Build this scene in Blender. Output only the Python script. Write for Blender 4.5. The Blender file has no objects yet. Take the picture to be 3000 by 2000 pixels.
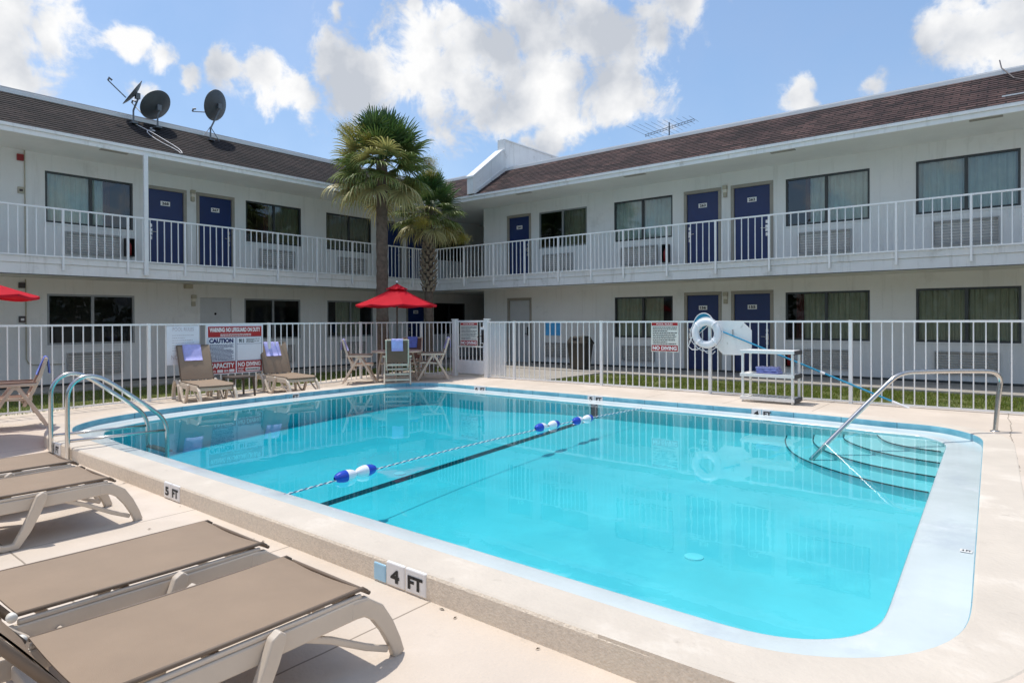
import bpy, math, random
from mathutils import Vector, Matrix, noise
R = math.radians
sc = bpy.context.scene
COL = sc.collection
PI = math.pi
rnd = random.Random(7)

# ------------------------------------------------------------------ materials
def newmat(name):
    m = bpy.data.materials.new(name); m.use_nodes = True
    nt = m.node_tree; nt.nodes.clear()
    return m, nt, nt.nodes, nt.links

def mat(name, col, rough=.6, var=.12, scale=3., spec=.5, metal=0., bump=0., bscale=60., detail=5., spots=None, coat=0., sheen=0., space='Object', dirt=None, rvar=0., streak=None):
    """principled with noise variation; spots=(scale, threshold, colour); dirt=(scale, amount, colour)"""
    m, nt, N, L = newmat(name)
    out = N.new('ShaderNodeOutputMaterial'); p = N.new('ShaderNodeBsdfPrincipled')
    L.new(p.outputs[0], out.inputs[0])
    p.inputs['Roughness'].default_value = rough; p.inputs['Metallic'].default_value = metal
    p.inputs['Specular IOR Level'].default_value = spec
    if coat: p.inputs['Coat Weight'].default_value = coat; p.inputs['Coat Roughness'].default_value = .08
    tc = N.new('ShaderNodeTexCoord')
    n = N.new('ShaderNodeTexNoise'); n.inputs['Scale'].default_value = scale; n.inputs['Detail'].default_value = detail; n.inputs['Roughness'].default_value = .6
    L.new(tc.outputs[space], n.inputs['Vector'])
    r = N.new('ShaderNodeValToRGB'); r.color_ramp.elements[0].position = .3; r.color_ramp.elements[1].position = .7
    c = Vector(col)
    a = [max(0, x*(1-var)) for x in c]; b = [min(1, x*(1+var)) for x in c]
    r.color_ramp.elements[0].color = (*a, 1); r.color_ramp.elements[1].color = (*b, 1)
    L.new(n.outputs[0], r.inputs[0]); cur = r.outputs[0]
    for q, sp in enumerate([s for s in (spots, dirt) if s]):
        n2 = N.new('ShaderNodeTexNoise'); n2.inputs['Scale'].default_value = sp[0]; n2.inputs['Detail'].default_value = 6; n2.inputs['Roughness'].default_value = .65
        L.new(tc.outputs[space], n2.inputs['Vector'])
        mr = N.new('ShaderNodeMapRange'); mr.inputs['From Min'].default_value = sp[1]; mr.inputs['From Max'].default_value = sp[1]+.12
        L.new(n2.outputs[0], mr.inputs['Value'])
        mx = N.new('ShaderNodeMix'); mx.data_type = 'RGBA'
        L.new(mr.outputs[0], mx.inputs['Factor']); L.new(cur, mx.inputs['A']); mx.inputs['B'].default_value = (*sp[2], 1)
        cur = mx.outputs['Result']
    if streak:
        mp = N.new('ShaderNodeMapping'); mp.inputs['Scale'].default_value = (5, 5, .35); L.new(tc.outputs[space], mp.inputs[0])
        n5 = N.new('ShaderNodeTexNoise'); n5.inputs['Scale'].default_value = 1.6; n5.inputs['Detail'].default_value = 7; n5.inputs['Roughness'].default_value = .7; L.new(mp.outputs[0], n5.inputs['Vector'])
        m5 = N.new('ShaderNodeMapRange'); m5.inputs['From Min'].default_value = .54; m5.inputs['From Max'].default_value = .78; m5.inputs['To Max'].default_value = streak; L.new(n5.outputs[0], m5.inputs['Value'])
        x5 = N.new('ShaderNodeMix'); x5.data_type = 'RGBA'; L.new(m5.outputs[0], x5.inputs['Factor']); L.new(cur, x5.inputs['A']); x5.inputs['B'].default_value = (c[0]*.45, c[1]*.43, c[2]*.38, 1); cur = x5.outputs['Result']
    L.new(cur, p.inputs['Base Color'])
    if rvar:
        m3 = N.new('ShaderNodeMapRange'); m3.inputs['To Min'].default_value = rough-rvar; m3.inputs['To Max'].default_value = rough+rvar
        L.new(n.outputs[0], m3.inputs['Value']); L.new(m3.outputs[0], p.inputs['Roughness'])
    if bump:
        n3 = N.new('ShaderNodeTexNoise'); n3.inputs['Scale'].default_value = bscale; n3.inputs['Detail'].default_value = 4
        L.new(tc.outputs[space], n3.inputs['Vector'])
        bp = N.new('ShaderNodeBump'); bp.inputs['Strength'].default_value = bump; bp.inputs['Distance'].default_value = .01
        L.new(n3.outputs[0], bp.inputs['Height']); L.new(bp.outputs[0], p.inputs['Normal'])
    return m

def math_node(N, L, op, a, b=None, c=None):
    n = N.new('ShaderNodeMath'); n.operation = op
    for i, v in enumerate((a, b, c)):
        if v is None: continue
        if isinstance(v, (int, float)): n.inputs[i].default_value = v
        else: L.new(v, n.inputs[i])
    return n.outputs[0]

M = {}
M['wall'] = mat('painted_block_wall', (.78, .77, .735), .75, .04, .9, bump=.55, bscale=22, dirt=(1.3, .60, (.69, .68, .645)), streak=.26)
M['soffit'] = mat('soffit_paint', (.76, .745, .69), .7, .05, 1.2, bump=.1, bscale=20)
M['trim'] = mat('white_trim_paint', (.86, .85, .83), .45, .05, 2.5, bump=.08, bscale=15, dirt=(2.2, .60, (.63, .61, .58)), streak=.5)
M['slabface'] = mat('balcony_fascia_paint', (.80, .79, .77), .55, .05, 1.5, bump=.2, bscale=18, dirt=(1.6, .58, (.58, .57, .54)), streak=.6)
M['cap'] = mat('roof_edge_metal', (.80, .80, .79), .4, .04, 2)
M['capgrey'] = mat('roof_curb_grey', (.42, .44, .46), .7, .12, 2)
M['white_metal'] = mat('white_painted_steel', (.84, .84, .83), .35, .04, 9, dirt=(9, .70, (.6, .55, .48)))
M['door_blue'] = mat('blue_door_paint', (.006, .026, .118), .35, .10, 2.2, bump=.03, bscale=10)
M['door_frame'] = mat('taupe_door_frame', (.33, .30, .25), .5, .08, 3)
M['door_grey'] = mat('grey_door_paint', (.55, .56, .56), .5, .05, 3)
M['bronze'] = mat('bronze_window_frame', (.045, .05, .05), .4, .15, 5)
M['alu'] = mat('aluminium_window_frame', (.30, .31, .31), .4, .1, 5, metal=.3)
M['ac'] = mat('conditioner_grille', (.43, .42, .40), .5, .08, 6, dirt=(5, .62, (.30, .28, .25)))
M['ac_in'] = mat('conditioner_inside', (.025, .025, .025), .8)
M['steel'] = mat('brushed_steel', (.62, .60, .57), .18, .06, 8, metal=1., rvar=.06)
M['chrome'] = mat('lever_steel', (.65, .65, .65), .25, .05, 8, metal=1.)
M['black'] = mat('black_plastic', (.012, .012, .013), .45)
M['ink'] = mat('black_ink', (.010, .010, .012), .6)
M['ink_navy'] = mat('navy_ink', (.012, .016, .12), .6)
M['ink_white'] = mat('white_ink', (.85, .83, .82), .5, .03)
M['ink_faint'] = mat('faded_ink', (.52, .48, .52), .6, .1)
M['sign_white'] = mat('white_sign_enamel', (.80, .82, .88), .35, .04, 3)
M['sign_cream'] = mat('cream_sign_enamel', (.78, .77, .70), .35, .05, 3)
M['sign_red'] = mat('red_sign_enamel', (.42, .018, .022), .35, .12, 4)
M['sign_blue'] = mat('light_blue_panel', (.10, .48, .95), .35, .1, 3)
M['plate'] = mat('number_plate', (.82, .82, .80), .4, .03)
M['lamp_beige'] = mat('wall_lamp_beige', (.46, .42, .32), .5, .08, 6)
M['lamp_glass'] = mat('wall_lamp_lens', (.72, .68, .58), .3, .05, 6)
M['alarm_red'] = mat('alarm_red', (.28, .02, .02), .4, .1, 8)
M['dark_box'] = mat('dark_metal_box', (.05, .035, .035), .4, .15, 8)
M['dish'] = mat('dish_grey', (.085, .09, .095), .45, .12, 5)
M['dish_metal'] = mat('dish_mast_grey', (.16, .17, .18), .45, .15, 8, metal=.4)
M['antenna'] = mat('antenna_aluminium', (.12, .14, .16), .45, .1, 8, metal=.4)
M['cable'] = mat('white_cable', (.75, .72, .72), .5)
M['sling'] = mat('taupe_sling', (.30, .215, .145), .62, .07, 3.5, bump=.35, bscale=420, detail=8, spots=(30, .73, (.40, .34, .27)))
M['sling_dark'] = mat('dark_sling', (.175, .092, .060), .65, .1, 4, bump=.3, bscale=300)
M['sling_hem'] = mat('sling_hem', (.17, .125, .09), .6, .1, 4)
M['resin'] = mat('sand_resin', (.62, .53, .43), .45, .06, 4, bump=.05, bscale=30, dirt=(7, .68, (.45, .37, .28)))
M['resin2'] = mat('almond_resin', (.66, .535, .42), .45, .07, 5, dirt=(8, .64, (.42, .35, .26)))
M['knob'] = mat('white_knob', (.78, .74, .66), .4, .04)
M['brown_resin'] = mat('brown_resin', (.075, .055, .040), .5, .1, 5)
M['towel'] = mat('lavender_towel', (.50, .50, .88), .95, .10, 14, spec=.1, bump=.7, bscale=260)
M['towel_blue'] = mat('blue_towel', (.20, .27, .72), .95, .12, 14, spec=.1, bump=.7, bscale=260)
M['red_cloth'] = mat('red_canvas', (.62, .012, .030), .75, .06, 5, spec=.2, bump=.2, bscale=200)
def _cloth():
    m = M['red_cloth']; N = m.node_tree.nodes; L = m.node_tree.links; p = [n for n in N if n.type == 'BSDF_PRINCIPLED'][0]; o = [n for n in N if n.type == 'OUTPUT_MATERIAL'][0]
    t = N.new('ShaderNodeBsdfTranslucent'); t.inputs[0].default_value = (.75,.03,.04,1); mx = N.new('ShaderNodeMixShader'); mx.inputs[0].default_value = .28
    L.new(p.outputs[0], mx.inputs[1]); L.new(t.outputs[0], mx.inputs[2]); L.new(mx.outputs[0], o.inputs[0])
_cloth()
M['ring'] = mat('life_ring_white', (.80, .81, .84), .5, .05, 5, bump=.2, bscale=40, dirt=(9, .64, (.55, .55, .6)))
M['board'] = mat('backboard_white', (.84, .84, .82), .5, .05, 3, dirt=(7, .64, (.48, .47, .42)))
M['rope_white'] = mat('white_rope', (.75, .75, .76), .8, .1, 30)
M['rope_dark'] = mat('blue_rope', (.12, .22, .34), .8, .1, 30)
M['net_blue'] = mat('net_blue', (.02, .27, .42), .6, .1, 8)
M['pole_blue'] = mat('pole_blue', (.025, .27, .46), .35, .12, 6)
M['cart'] = mat('white_cart_plastic', (.82, .81, .78), .45, .06, 5, dirt=(6, .62, (.52, .50, .46)))
M['cart_dark'] = mat('cart_end_cap', (.045, .045, .05), .5)
M['float_blue'] = mat('float_blue', (.012, .060, .50), .22, .08, 6, coat=.3)
M['float_white'] = mat('float_white', (.82, .84, .90), .25, .03, 6, coat=.3)
M['trash'] = mat('brown_bin', (.050, .042, .032), .5, .15, 6)
M['curtain'] = mat('pale_curtain', (.80, .84, .78), .85, .06, 5)
M['curtain_olive'] = mat('olive_curtain', (.44, .42, .31), .85, .08, 5)
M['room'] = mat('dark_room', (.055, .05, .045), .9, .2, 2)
M['drape_red'] = mat('maroon_drape', (.10, .018, .015), .85, .15, 5)
M['kerb_top'] = mat('curb_cement', (.60, .53, .445), .8, .07, 2.2, bump=.45, bscale=35, spots=(5.5, .63, (.47, .41, .34)), dirt=(1.1, .55, (.70, .635, .55)))
M['kerb_face'] = mat('curb_aggregate', (.76, .65, .52), .9, .12, 48, bump=.6, bscale=80, detail=8, dirt=(2.2, .52, (.76, .66, .52)))
M['stripe'] = mat('black_pool_tile', (.012, .016, .022), .4)
M['tile_white'] = mat('white_marker_tile', (.80, .78, .76), .3, .04, 8)
M['tile_blue'] = mat('pale_blue_tile', (.36, .60, .76), .35, .06, 8)
M['inlet'] = mat('white_pool_inlet', (.9, .9, .9), .4)
M['asphalt'] = mat('asphalt', (.06, .06, .06), .9, .2, 3)
M['soil'] = mat('soil', (.10, .115, .032), .95, .35, 6, bump=.6, bscale=40, spots=(5, .60, (.13, .10, .055)))
M['walk'] = mat('walkway_concrete', (.36, .33, .29), .9, .12, 2, bump=.3, bscale=40, dirt=(1.5, .58, (.25, .22, .19)))
M['roofdeck'] = mat('roof_membrane', (.35, .35, .36), .8, .1, 2)
M['glassdot'] = mat('viewer', (.02, .02, .02), .2)

def glass_mat():
    m, nt, N, L = newmat('window_glass')
    out = N.new('ShaderNodeOutputMaterial'); t = N.new('ShaderNodeBsdfTransparent'); g = N.new('ShaderNodeBsdfGlossy'); mx = N.new('ShaderNodeMixShader')
    f = N.new('ShaderNodeFresnel'); f.inputs[0].default_value = 1.9
    t.inputs[0].default_value = (.80, .86, .84, 1); g.inputs['Roughness'].default_value = .015; g.inputs[0].default_value = (.8, .85, .9, 1)
    n = N.new('ShaderNodeTexNoise'); n.inputs['Scale'].default_value = 1.3; n.inputs['Detail'].default_value = 1
    tc = N.new('ShaderNodeTexCoord'); L.new(tc.outputs['Object'], n.inputs['Vector'])
    b = N.new('ShaderNodeBump'); b.inputs['Strength'].default_value = .12; b.inputs['Distance'].default_value = .03
    L.new(n.outputs[0], b.inputs['Height']); L.new(b.outputs[0], g.inputs['Normal'])
    L.new(f.outputs[0], mx.inputs[0]); L.new(t.outputs[0], mx.inputs[1]); L.new(g.outputs[0], mx.inputs[2]); L.new(mx.outputs[0], out.inputs[0])
    return m
M['glass'] = glass_mat()
M['glass_low'] = M['glass'].copy(); [setattr(n.inputs[0], 'default_value', 1.42) for n in M['glass_low'].node_tree.nodes if n.type == 'FRESNEL']

def water_mat():
    m, nt, N, L = newmat('pool_water')
    out = N.new('ShaderNodeOutputMaterial'); t = N.new('ShaderNodeBsdfTransparent'); g = N.new('ShaderNodeBsdfGlossy'); mx = N.new('ShaderNodeMixShader')
    f = N.new('ShaderNodeFresnel'); f.inputs[0].default_value = 1.33
    t.inputs[0].default_value = (.97, 1, 1, 1); g.inputs['Roughness'].default_value = .008
    tc = N.new('ShaderNodeTexCoord'); mp = N.new('ShaderNodeMapping'); mp.inputs['Scale'].default_value = (1, 1.0, 1)
    L.new(tc.outputs['Object'], mp.inputs[0])
    n = N.new('ShaderNodeTexNoise'); n.inputs['Scale'].default_value = 3.2; n.inputs['Detail'].default_value = 3; n.inputs['Distortion'].default_value = .4
    n2 = N.new('ShaderNodeTexNoise'); n2.inputs['Scale'].default_value = .7; n2.inputs['Detail'].default_value = 1
    L.new(mp.outputs[0], n.inputs['Vector']); L.new(mp.outputs[0], n2.inputs['Vector'])
    s = math_node(N, L, 'MULTIPLY', n.outputs[0], n2.outputs[0])
    b = N.new('ShaderNodeBump'); b.inputs['Strength'].default_value = .16; b.inputs['Distance'].default_value = .010
    L.new(s, b.inputs['Height']); L.new(b.outputs[0], g.inputs['Normal']); L.new(b.outputs[0], f.inputs['Normal'])
    L.new(f.outputs[0], mx.inputs[0]); L.new(t.outputs[0], mx.inputs[1]); L.new(g.outputs[0], mx.inputs[2]); L.new(mx.outputs[0], out.inputs[0])
    v = N.new('ShaderNodeVolumeAbsorption'); v.inputs['Color'].default_value = (.05, .855, .92, 1); v.inputs['Density'].default_value = 1.18
    L.new(v.outputs[0], out.inputs['Volume'])
    return m
M['water'] = water_mat()

def plaster_mat():
    m = mat('pool_plaster', (.52, .70, .72), .6, .08, 1.2, bump=.15, bscale=14, dirt=(.7, .50, (.42, .63, .67)))
    return m
M['plaster'] = plaster_mat()
M['shelf'] = mat('gutter_plaster', (.60, .67, .675), .16, .07, 1.6, spec=.5, bump=.05, bscale=8, dirt=(1.3, .54, (.52, .58, .615)), spots=(2.4, .58, (.68, .72, .74)), rvar=.05)
def band_mat():
    m, nt, N, L = newmat('blue_tile_band')
    out = N.new('ShaderNodeOutputMaterial'); p = N.new('ShaderNodeBsdfPrincipled'); L.new(p.outputs[0], out.inputs[0])
    p.inputs['Roughness'].default_value = .3
    tc = N.new('ShaderNodeTexCoord'); n = N.new('ShaderNodeTexNoise'); n.inputs['Scale'].default_value = 5; n.inputs['Detail'].default_value = 6
    L.new(tc.outputs['Object'], n.inputs[0])
    r = N.new('ShaderNodeValToRGB'); r.color_ramp.elements[0].color = (.11, .36, .47, 1); r.color_ramp.elements[1].color = (.21, .50, .60, 1); r.color_ramp.elements[0].position = .35; r.color_ramp.elements[1].position = .65
    L.new(n.outputs[0], r.inputs[0])
    sx = N.new('ShaderNodeSeparateXYZ'); L.new(tc.outputs['Object'], sx.inputs[0])
    s = math_node(N, L, 'ADD', sx.outputs[0], sx.outputs[1])
    fr = math_node(N, L, 'FRACT', math_node(N, L, 'MULTIPLY', s, 1/.61))
    j = math_node(N, L, 'LESS_THAN', fr, .02)
    mx = N.new('ShaderNodeMix'); mx.data_type = 'RGBA'; L.new(j, mx.inputs['Factor']); L.new(r.outputs[0], mx.inputs['A']); mx.inputs['B'].default_value = (.07, .22, .30, 1)
    L.new(mx.outputs['Result'], p.inputs['Base Color'])
    return m
M['band'] = band_mat()

def deck_mat():
    m = mat('pool_deck_concrete', (.60, .51, .42), .85, .07, 1.1, bump=.35, bscale=55, detail=8, spots=(4.2, .62, (.50, .425, .345)), dirt=(.55, .50, (.66, .57, .485)))
    N = m.node_tree.nodes; L = m.node_tree.links
    p = [n for n in N if n.type == 'BSDF_PRINCIPLED'][0]; src = p.inputs['Base Color'].links[0].from_socket
    tc = [n for n in N if n.type == 'TEX_COORD'][0]
    sx = N.new('ShaderNodeSeparateXYZ'); L.new(tc.outputs['Object'], sx.inputs[0])
    wob = N.new('ShaderNodeTexNoise'); wob.inputs['Scale'].default_value = 3; wob.inputs['Detail'].default_value = 4; L.new(tc.outputs['Object'], wob.inputs[0])
    w = math_node(N, L, 'MULTIPLY', math_node(N, L, 'SUBTRACT', wob.outputs[0], .5), .022)
    X = math_node(N, L, 'ADD', sx.outputs[0], w); Y = math_node(N, L, 'ADD', sx.outputs[1], w)
    def joint(v, off, per, wd):
        fr = math_node(N, L, 'FRACT', math_node(N, L, 'DIVIDE', math_node(N, L, 'SUBTRACT', v, off), per))
        d = math_node(N, L, 'ABSOLUTE', math_node(N, L, 'SUBTRACT', fr, .5))
        return math_node(N, L, 'GREATER_THAN', d, .5-wd/per/2)
    jx = joint(X, -2.57, 1.39, .011)
    left = math_node(N, L, 'LESS_THAN', sx.outputs[0], -1.2)
    jx = math_node(N, L, 'MULTIPLY', jx, left)
    jy = math_node(N, L, 'MULTIPLY', joint(Y, 1.22, 1.45, .011), math_node(N, L, 'LESS_THAN', sx.outputs[1], 2.0))
    # long settling crack on the right-hand side
    cr = N.new('ShaderNodeTexNoise'); cr.inputs['Scale'].default_value = 1.1; cr.inputs['Detail'].default_value = 8; cr.inputs['Roughness'].default_value = .7; L.new(tc.outputs['Object'], cr.inputs[0])
    cx = math_node(N, L, 'ADD', sx.outputs[0], math_node(N, L, 'MULTIPLY', math_node(N, L, 'SUBTRACT', cr.outputs[0], .5), .16))
    cx = math_node(N, L, 'ADD', cx, math_node(N, L, 'MULTIPLY', sx.outputs[1], .035))
    jc = math_node(N, L, 'LESS_THAN', math_node(N, L, 'ABSOLUTE', math_node(N, L, 'SUBTRACT', cx, .165)), .006)
    jc = math_node(N, L, 'MULTIPLY', jc, math_node(N, L, 'GREATER_THAN', sx.outputs[1], 5.6))
    j = math_node(N, L, 'MAXIMUM', math_node(N, L, 'MAXIMUM', jx, jy), jc)
    mx = N.new('ShaderNodeMix'); mx.data_type = 'RGBA'; L.new(math_node(N, L, 'MULTIPLY', j, .75), mx.inputs['Factor']); L.new(src, mx.inputs['A']); mx.inputs['B'].default_value = (.19, .15, .11, 1)
    L.new(mx.outputs['Result'], p.inputs['Base Color'])
    return m
M['deck'] = deck_mat()

def shingle_mat(name, axis, c1, c2, stain):
    m, nt, N, L = newmat(name)
    out = N.new('ShaderNodeOutputMaterial'); p = N.new('ShaderNodeBsdfPrincipled'); L.new(p.outputs[0], out.inputs[0]); p.inputs['Roughness'].default_value = .9
    tc = N.new('ShaderNodeTexCoord'); sx = N.new('ShaderNodeSeparateXYZ'); L.new(tc.outputs['Object'], sx.inputs[0])
    cb = N.new('ShaderNodeCombineXYZ'); L.new(sx.outputs[axis], cb.inputs[0]); L.new(math_node(N, L, 'MULTIPLY', sx.outputs[2], 1.78), cb.inputs[1])
    wn = N.new('ShaderNodeTexNoise'); wn.inputs['Scale'].default_value = 2.5; wn.inputs['Detail'].default_value = 3; L.new(tc.outputs['Object'], wn.inputs[0])
    va = N.new('ShaderNodeVectorMath'); va.operation = 'MULTIPLY_ADD'; va.inputs[1].default_value = (.10, .045, 0)
    L.new(wn.outputs['Color'], va.inputs[0]); L.new(cb.outputs[0], va.inputs[2])
    br = N.new('ShaderNodeTexBrick'); L.new(va.outputs[0], br.inputs[0])
    br.inputs['Scale'].default_value = 1; br.inputs['Brick Width'].default_value = .30; br.inputs['Row Height'].default_value = .135
    br.inputs['Mortar Size'].default_value = .016; br.inputs['Mortar Smooth'].default_value = .3; br.inputs['Bias'].default_value = 0
    br.inputs['Color1'].default_value = (*c1, 1); br.inputs['Color2'].default_value = (*c2, 1); br.inputs['Mortar'].default_value = (c1[0]*.22, c1[1]*.22, c1[2]*.22, 1)
    n = N.new('ShaderNodeTexNoise'); n.inputs['Scale'].default_value = 1.1; n.inputs['Detail'].default_value = 8; n.inputs['Roughness'].default_value = .7; L.new(tc.outputs['Object'], n.inputs[0])
    mr = N.new('ShaderNodeMapRange'); mr.inputs['From Min'].default_value = .42; mr.inputs['From Max'].default_value = .60; L.new(n.outputs[0], mr.inputs['Value'])
    mx = N.new('ShaderNodeMix'); mx.data_type = 'RGBA'; mx.blend_type = 'MULTIPLY'; L.new(mr.outputs[0], mx.inputs['Factor']); L.new(br.outputs[0], mx.inputs['A']); mx.inputs['B'].default_value = (*stain, 1)
    n4 = N.new('ShaderNodeTexNoise'); n4.inputs['Scale'].default_value = 45; n4.inputs['Detail'].default_value = 3; L.new(tc.outputs['Object'], n4.inputs[0])
    m4 = N.new('ShaderNodeMapRange'); m4.inputs['To Min'].default_value = .65; m4.inputs['To Max'].default_value = 1.35; L.new(n4.outputs[0], m4.inputs['Value'])
    m5 = N.new('ShaderNodeMix'); m5.data_type = 'RGBA'; m5.blend_type = 'MULTIPLY'; m5.inputs['Factor'].default_value = 1; L.new(mx.outputs['Result'], m5.inputs['A']); L.new(m4.outputs[0], m5.inputs['B'])
    L.new(m5.outputs['Result'], p.inputs['Base Color'])
    b = N.new('ShaderNodeBump'); b.inputs['Strength'].default_value = .8; b.inputs['Distance'].default_value = .02; b.invert = True
    L.new(br.outputs['Fac'], b.inputs['Height']); L.new(b.outputs[0], p.inputs['Normal'])
    return m
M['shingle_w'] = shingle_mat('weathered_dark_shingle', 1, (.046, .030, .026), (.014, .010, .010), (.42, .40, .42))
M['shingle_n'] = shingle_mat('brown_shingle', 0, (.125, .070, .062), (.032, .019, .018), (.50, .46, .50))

def leaf_mat(name, trans=.25):
    m, nt, N, L = newmat(name)
    out = N.new('ShaderNodeOutputMaterial'); p = N.new('ShaderNodeBsdfPrincipled'); t = N.new('ShaderNodeBsdfTranslucent'); mx = N.new('ShaderNodeMixShader')
    a = N.new('ShaderNodeVertexColor'); a.layer_name = 'leafcol'
    L.new(a.outputs[0], p.inputs['Base Color']); L.new(a.outputs[0], t.inputs[0]); p.inputs['Roughness'].default_value = .45
    mx.inputs[0].default_value = trans; L.new(p.outputs[0], mx.inputs[1]); L.new(t.outputs[0], mx.inputs[2]); L.new(mx.outputs[0], out.inputs[0])
    return m
M['leaf'] = leaf_mat('fan_leaf')
M['grass'] = leaf_mat('grass_blade', .3)
M['bark'] = mat('palm_bark', (.135, .10, .075), .9, .35, 9, bump=.9, bscale=22, detail=8)
M['boot'] = mat('leaf_base_boots', (.27, .21, .15), .9, .45, 14, bump=.5, bscale=40)

# ------------------------------------------------------------------ mesh builder
class MB:
    def __init__(s): s.v = []; s.f = []; s.m = []; s.c = None
    def add(s, vs, fs, mi=0):
        o = len(s.v); s.v += [tuple(q) for q in vs]
        for f in fs: s.f.append(tuple(i+o for i in f)); s.m.append(mi)
    def box(s, a, b, mi=0, mtx=None):
        x0, y0, z0 = a; x1, y1, z1 = b
        vs = [(x0,y0,z0),(x1,y0,z0),(x1,y1,z0),(x0,y1,z0),(x0,y0,z1),(x1,y0,z1),(x1,y1,z1),(x0,y1,z1)]
        if mtx: vs = [mtx @ Vector(q) for q in vs]
        s.add(vs, [(0,3,2,1),(4,5,6,7),(0,1,5,4),(1,2,6,5),(2,3,7,6),(3,0,4,7)], mi)
    def quad(s, a, b, c, d, mi=0): s.add([a,b,c,d], [(0,1,2,3)], mi)
    def prism(s, pts, d, mi=0):
        """polygon pts (3D, planar) extruded by vector d"""
        n = len(pts); d = Vector(d); vs = [Vector(p) for p in pts]; vs += [p+d for p in vs]
        fs = [tuple(range(n-1,-1,-1)), tuple(range(n, 2*n))]+[(i,(i+1)%n,n+(i+1)%n,n+i) for i in range(n)]
        s.add(vs, fs, mi)
    def tube(s, pts, r, n=10, mi=0, closed=False, rs=None):
        pts = [Vector(p) for p in pts]; N = len(pts); vs = []; up = None
        for i, p in enumerate(pts):
            if closed: t = (pts[(i+1)%N]-pts[i-1])
            else: t = pts[min(i+1,N-1)]-pts[max(i-1,0)]
            t.normalize()
            if up is None:
                up = Vector((0,0,1)) if abs(t.z) < .9 else Vector((1,0,0))
            u = (up - t*up.dot(t)); u.normalize(); w = t.cross(u); up = u
            rr = rs[i] if rs else r
            for k in range(n):
                a = 2*PI*k/n; vs.append(p+u*math.cos(a)*rr+w*math.sin(a)*rr)
        fs = []
        for i in range(N if closed else N-1):
            j = (i+1) % N
            for k in range(n): fs.append((i*n+k, i*n+(k+1)%n, j*n+(k+1)%n, j*n+k))
        if not closed: fs += [tuple(range(n-1,-1,-1)), tuple(range((N-1)*n, N*n))]
        s.add(vs, fs, mi)
    def lathe(s, prof, c=(0,0,0), n=24, mi=0, mtx=None):
        vs = []
        for r, z in prof:
            for k in range(n):
                a = 2*PI*k/n; q = Vector((c[0]+r*math.cos(a), c[1]+r*math.sin(a), c[2]+z)); vs.append(mtx @ q if mtx else q)
        fs = [(i*n+k, i*n+(k+1)%n, (i+1)*n+(k+1)%n, (i+1)*n+k) for i in range(len(prof)-1) for k in range(n)]
        s.add(vs, fs, mi)
    def ribbon(s, path, w, x0, x1, mi=0, ws=None):
        """flat bar following a path in the local (y,z) plane, in-plane width w, from x0 to x1"""
        P = [Vector((0, a, b)) for a, b in path]; n = len(P); L = []; Rr = []
        for i, p in enumerate(P):
            t = P[min(i+1,n-1)]-P[max(i-1,0)]; t.normalize(); q = Vector((0,-t.z,t.y)); hw = (ws[i] if ws else w)/2
            L.append(p+q*hw); Rr.append(p-q*hw)
        vs = []
        for a, b in zip(L, Rr): vs += [(x0,a.y,a.z),(x1,a.y,a.z),(x1,b.y,b.z),(x0,b.y,b.z)]
        fs = []
        for i in range(n-1):
            o = i*4; q = o+4
            for k in range(4): fs.append((o+k, o+(k+1)%4, q+(k+1)%4, q+k))
        fs += [(3,2,1,0), tuple(4*(n-1)+k for k in range(4))]
        s.add(vs, fs, mi)
    def build(s, name, mats, parent=None, loc=None, smooth=False, bevel=0., offset=None, cols=None, seg=2):
        me = bpy.data.meshes.new(name); me.from_pydata(s.v, [], s.f); me.update()
        if not isinstance(mats, (list, tuple)): mats = [mats]
        for m in mats: me.materials.append(m)
        if len(mats) > 1: me.polygons.foreach_set('material_index', s.m)
        if smooth: me.polygons.foreach_set('use_smooth', [True]*len(s.f))
        if cols:
            ca = me.color_attributes.new('leafcol', 'FLOAT_COLOR', 'POINT')
            ca.data.foreach_set('color', [q for c in cols for q in (*c, 1.)])
        o = bpy.data.objects.new(name, me); COL.objects.link(o)
        if parent: o.parent = parent
        if loc: o.location = loc
        if bevel:
            b = o.modifiers.new('bevel', 'BEVEL'); b.width = bevel; b.segments = seg; b.limit_method = 'ANGLE'; b.angle_limit = R(35)
        return o

def tag(o, label=None, cat=None, group=None, kind=None):
    if label: o['label'] = label
    if cat: o['category'] = cat
    if group: o['group'] = group
    if kind: o['kind'] = kind
    return o
def thing(name, label, cat, loc=(0,0,0), rz=0., group=None):
    o = bpy.data.objects.new(name, None); COL.objects.link(o); o.location = loc; o.rotation_euler = (0,0,rz); o.empty_display_size = .2
    return tag(o, label, cat, group)
def W(name, mb, mats, root, parent=None, **k):
    """world-coordinate mesh under an unrotated root (or under a part of that root)"""
    if parent: return mb.build(name, mats, parent, **k)
    return mb.build(name, mats, root, loc=tuple(-Vector(root.location)), **k)
def copy_tree(o, parent=None):
    c = o.copy(); COL.objects.link(c); c.parent = parent
    for ch in list(o.children): copy_tree(ch, c)
    return c

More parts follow.
